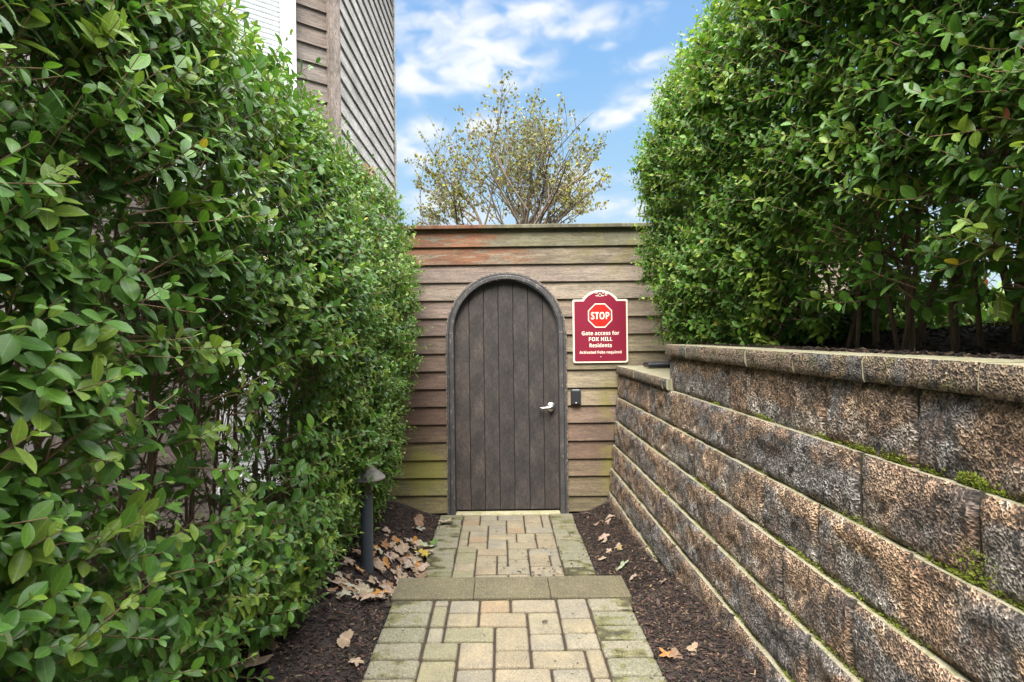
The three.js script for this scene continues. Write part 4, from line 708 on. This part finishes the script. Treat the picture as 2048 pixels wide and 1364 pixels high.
// ------------------------------------------------------------------ fallen leaves, each a thing
{
  const r = rng(616);
  function lobed(seed, lobes) {
    const q = rng(seed), N = 40, out = []; for (let i = 0; i < N; i++) { const a = i / N * 6.283, k = Math.abs(Math.cos(a * lobes / 2 + .3)), rr = .24 + .30 * Math.pow(k, 1.3) * (.75 + .5 * q()); out.push([Math.cos(a) * rr, Math.sin(a) * rr]); }
    const curl = .3 + .5 * q(), ph = q() * 6.28, pos = [0, 0, 0], idx = []; const h = (x, z) => curl * (x * x * Math.cos(ph) + z * z * Math.sin(ph) + x * z) + .10 * vn(x * 5 + seed, z * 5, 256, 256, 2);
    for (const f of [.5, 1]) for (const [x, z] of out) pos.push(x * f, h(x * f, z * f), z * f); for (let i = 0; i < N; i++) { const j = (i + 1) % N; idx.push(0, 1 + j, 1 + i, 1 + i, 1 + j, 1 + N + j, 1 + i, 1 + N + j, 1 + N + i); }
    const g = new THREE.BufferGeometry(); g.setAttribute('position', new THREE.Float32BufferAttribute(pos, 3)); g.setIndex(idx); const uv = []; for (let i = 0; i < pos.length; i += 3) uv.push(pos[i] + .5, pos[i + 2] + .5); g.setAttribute('uv', new THREE.Float32BufferAttribute(uv, 2)); g.computeVertexNormals(); return g;
  }
  const geos = [[1, 5], [2, 5], [3, 3], [4, 5], [5, 2], [6, 3]].map(([s, l]) => lobed(s, l));
  const C = { tan: [.56, .40, .27], pink: [.60, .43, .33], brown: [.36, .22, .13], rust: [.44, .22, .10], orange: [.62, .27, .04], yellow: [.62, .46, .04], pale: [.58, .54, .38], green: [.16, .30, .06], paleGreen: [.48, .56, .34], grey: [.40, .36, .30] };
  const M = Object.fromEntries(Object.entries(C).map(([k, c]) => [k, new THREE.MeshPhysicalMaterial({ color: new THREE.Color(...c).multiplyScalar(.68), map: leafTex, roughness: 1, transmission: .2, thickness: 0, side: THREE.DoubleSide })]));
  const protos = {};
  function drop(color, gi, x, d, s, lift, label, group, tilt = .5) {
    const key = color + gi; let o; if (protos[key]) o = protos[key].clone(); else { o = new THREE.Mesh(geos[gi], M[color]); protos[key] = o; }
    o.name = numbered('fallen_leaf'); o.userData = {}; scene.add(o); o.scale.setScalar(s); const gx = (groundY(x + .03, d) - groundY(x - .03, d)) / .06, gd = (groundY(x, d + .03) - groundY(x, d - .03)) / .06, onPath = x > PX0 && x < PX1, nn = onPath ? V(0, 1, 0) : V(-gx, 1, gd).normalize(); o.quaternion.setFromUnitVectors(V(0, 1, 0), nn).multiply(new THREE.Quaternion().setFromEuler(new THREE.Euler((r() - .5) * tilt, r() * 6.283, (r() - .5) * tilt))); const off = x > PX0 && x < PX1; o.position.set(x, (off ? (d > STEP_Z1 ? UPY : 0) + .004 : groundY(x, d) + .012) + lift, -d); tag(o, label, 'leaf', group);
  }
  // the drift left of the step
  const pick = (a) => a[Math.floor(r() * a.length)];
  for (let i = 0; i < 210; i++) {
    const t = r(), d = lerp(2.95, 4.5, t), w = lerp(.20, .32, Math.sin(t * 3.14)), x = PX0 - .03 - w * r() * (.4 + r()) - (d < 3.4 ? .02 : 0) + (d > 3.4 ? .09 * r() : 0);
    const color = pick(['tan', 'tan', 'pink', 'pink', 'pink', 'brown', 'rust', 'grey', 'pale', 'orange', 'tan', 'tan']);
    const size = .036 + .05 * r(), zone = d < 3.3 ? 'beside the left end of the step' : d < 3.95 ? 'between path light and upper path' : 'along the upper path border', big = size > .066 ? 'larger' : size > .05 ? 'medium sized' : 'small', look = { tan: 'dry tan', pink: 'dry pinkish tan', brown: 'dry brown', rust: 'rust coloured', grey: 'faded grey brown', pale: 'pale cream', orange: 'orange' }[color];
    drop(color, Math.floor(r() * 6), x, d, size, .006 + .022 * r(), `${big} ${look} leaf in the drift ${zone}`, `${big} ${look} leaves in the drift ${zone}`, .7);
  }
  const at = (px, py, y) => { const dx = px - 1000, dy = py - 670, u = dx - dy * ROLL, v = dy + dx * ROLL, d = (CAM_Y - y) * F / v; return [u * d / F, d]; };
  const single = (color, gi, px, py, y, s0, label, lift = .0, tilt = .4) => { const s = s0 * .8; let [x, d] = at(px, py, y); if (x < PX0 || x > PX1) [x, d] = at(px, py, groundY(x, d) + .012 + lift); drop(color, gi, x, d, s, lift, label, null, tilt); };
  single('orange', 0, 1337, 1312, 0, .10, 'orange lobed leaf on mulch near the right path edge, lowest in the photo');
  single('paleGreen', 1, 1246, 1143, -.1, .13, 'pale green lobed leaf on mulch beside right end of the step');
  single('yellow', 2, 1238, 1100, -.15, .085, 'yellow leaf on mulch between path and stone wall, above the pale green leaf');
  single('pink', 3, 1207, 1078, -.18, .11, 'tan curled leaf on mulch right of the upper path', .01, .9);
  single('tan', 2, 1219, 1032, -.2, .11, 'pale tan leaf on mulch at foot of stone wall near the fence', .01);
  single('tan', 5, 888, 1034, -.2, .13, 'tan leaf leaning against the foot of the gate frame left leg', .02, 1.2);
  single('yellow', 0, 842, 1106, -.22, .12, 'larger bright yellow leaf on top of the leaf drift', .05, .6);
  single('yellow', 3, 852, 1112, -.22, .08, 'smaller yellow leaf beside the larger yellow one in the drift', .05, .6);
  single('paleGreen', 0, 848, 1090, -.22, .11, 'pale green leaf at the upper end of the leaf drift by the path', .05, .6);
  single('green', 1, 868, 1086, -.24, .09, 'dark green leaf on the edge of the upper path beside the drift', .02, .8);
  single('pale', 1, 745, 1172, -.05, .12, 'large pale cream leaf left of the step end', .03, .5);
  single('green', 3, 748, 1184, -.05, .09, 'bright green leaf lying just below the pale cream leaf', .02, .5);
  single('orange', 1, 768, 1194, -.05, .10, 'orange brown leaf at the left lower corner of the step', .03, .6);
  single('tan', 4, 690, 1276, -.02, .11, 'curled pale brown leaf alone on dark mulch left of the path', .01, .6);
  single('tan', 0, 510, 1334, 0, .17, 'large crumpled tan leaf at the foot of the hedge, bottom of photo', .02, .7);
  single('brown', 5, 540, 1290, 0, .09, 'brown leaf on mulch under the hedge edge', .01, .8);
  single('tan', 3, 712, 1322, 0, .07, 'small tan leaf on mulch beside the path border pavers', .01, .6);
  single('tan', 2, 800, 1112, -.12, .15, 'long pale brown leaf lying flat between path light and leaf drift', .01, .5);
  single('brown', 4, 838, 1045, -.2, .15, 'long brown leaf on mulch in front of the fence left of the gate', .015, .6);
  single('grey', 0, 836, 1060, -.22, .13, 'grey green faded leaf on mulch below the long brown leaf', .01, .5);
  for (let i = 0; i < 26; i++) { const rt = r() < .35, d = 2.3 + 2.7 * r(), x = rt ? lerp(.65, .88, r()) : PX0 - .12 - .5 * r(); drop(pick(['tan', 'brown', 'pink']), Math.floor(r() * 6), x, d, .03 + .035 * r(), .004, rt ? 'small dry leaf scrap on the mulch between path and stone wall' : 'small dry leaf scrap on the mulch left of the path', rt ? 'leaf scraps between path and stone wall' : 'leaf scraps on the mulch left of the path', .8); }
  // leaf caught on the hedge top, bark piece on the path
  const o = protos['tan0'].clone(); o.name = numbered('fallen_leaf'); o.scale.setScalar(.12); { const d = 3.9, u = (735 - 1000) + (346 - 670) * -ROLL, v = 346 - 670 + (735 - 1000) * ROLL; o.position.set(u / F * d, CAM_Y - v / F * d, -d); } o.rotation.set(1.2, .4, .3); tag(o, 'dry orange tan leaf caught on top of the left hedge against the house wall', 'leaf'); delete o.userData.group; scene.add(o);
  const nut = tube([V(-.011, 0, 0), V(-.004, .003, .001), V(.004, .003, -.001), V(.011, 0, .001)], .0045, .0035, 8, 7), [nx, nd] = at(1090, 1243, .006); const nm = mesh('bark_piece', nut, std({ color: new THREE.Color(.06, .035, .022), roughness: .7 }), scene); nm.position.set(nx, .006, -nd); tag(nm, 'small dark brown bark piece lying on a tan paver of the near path', 'bark piece');
}

scene.traverse((o) => { if (o.isMesh) { o.castShadow = true; o.receiveShadow = true; } });
renderer.render(scene, camera);
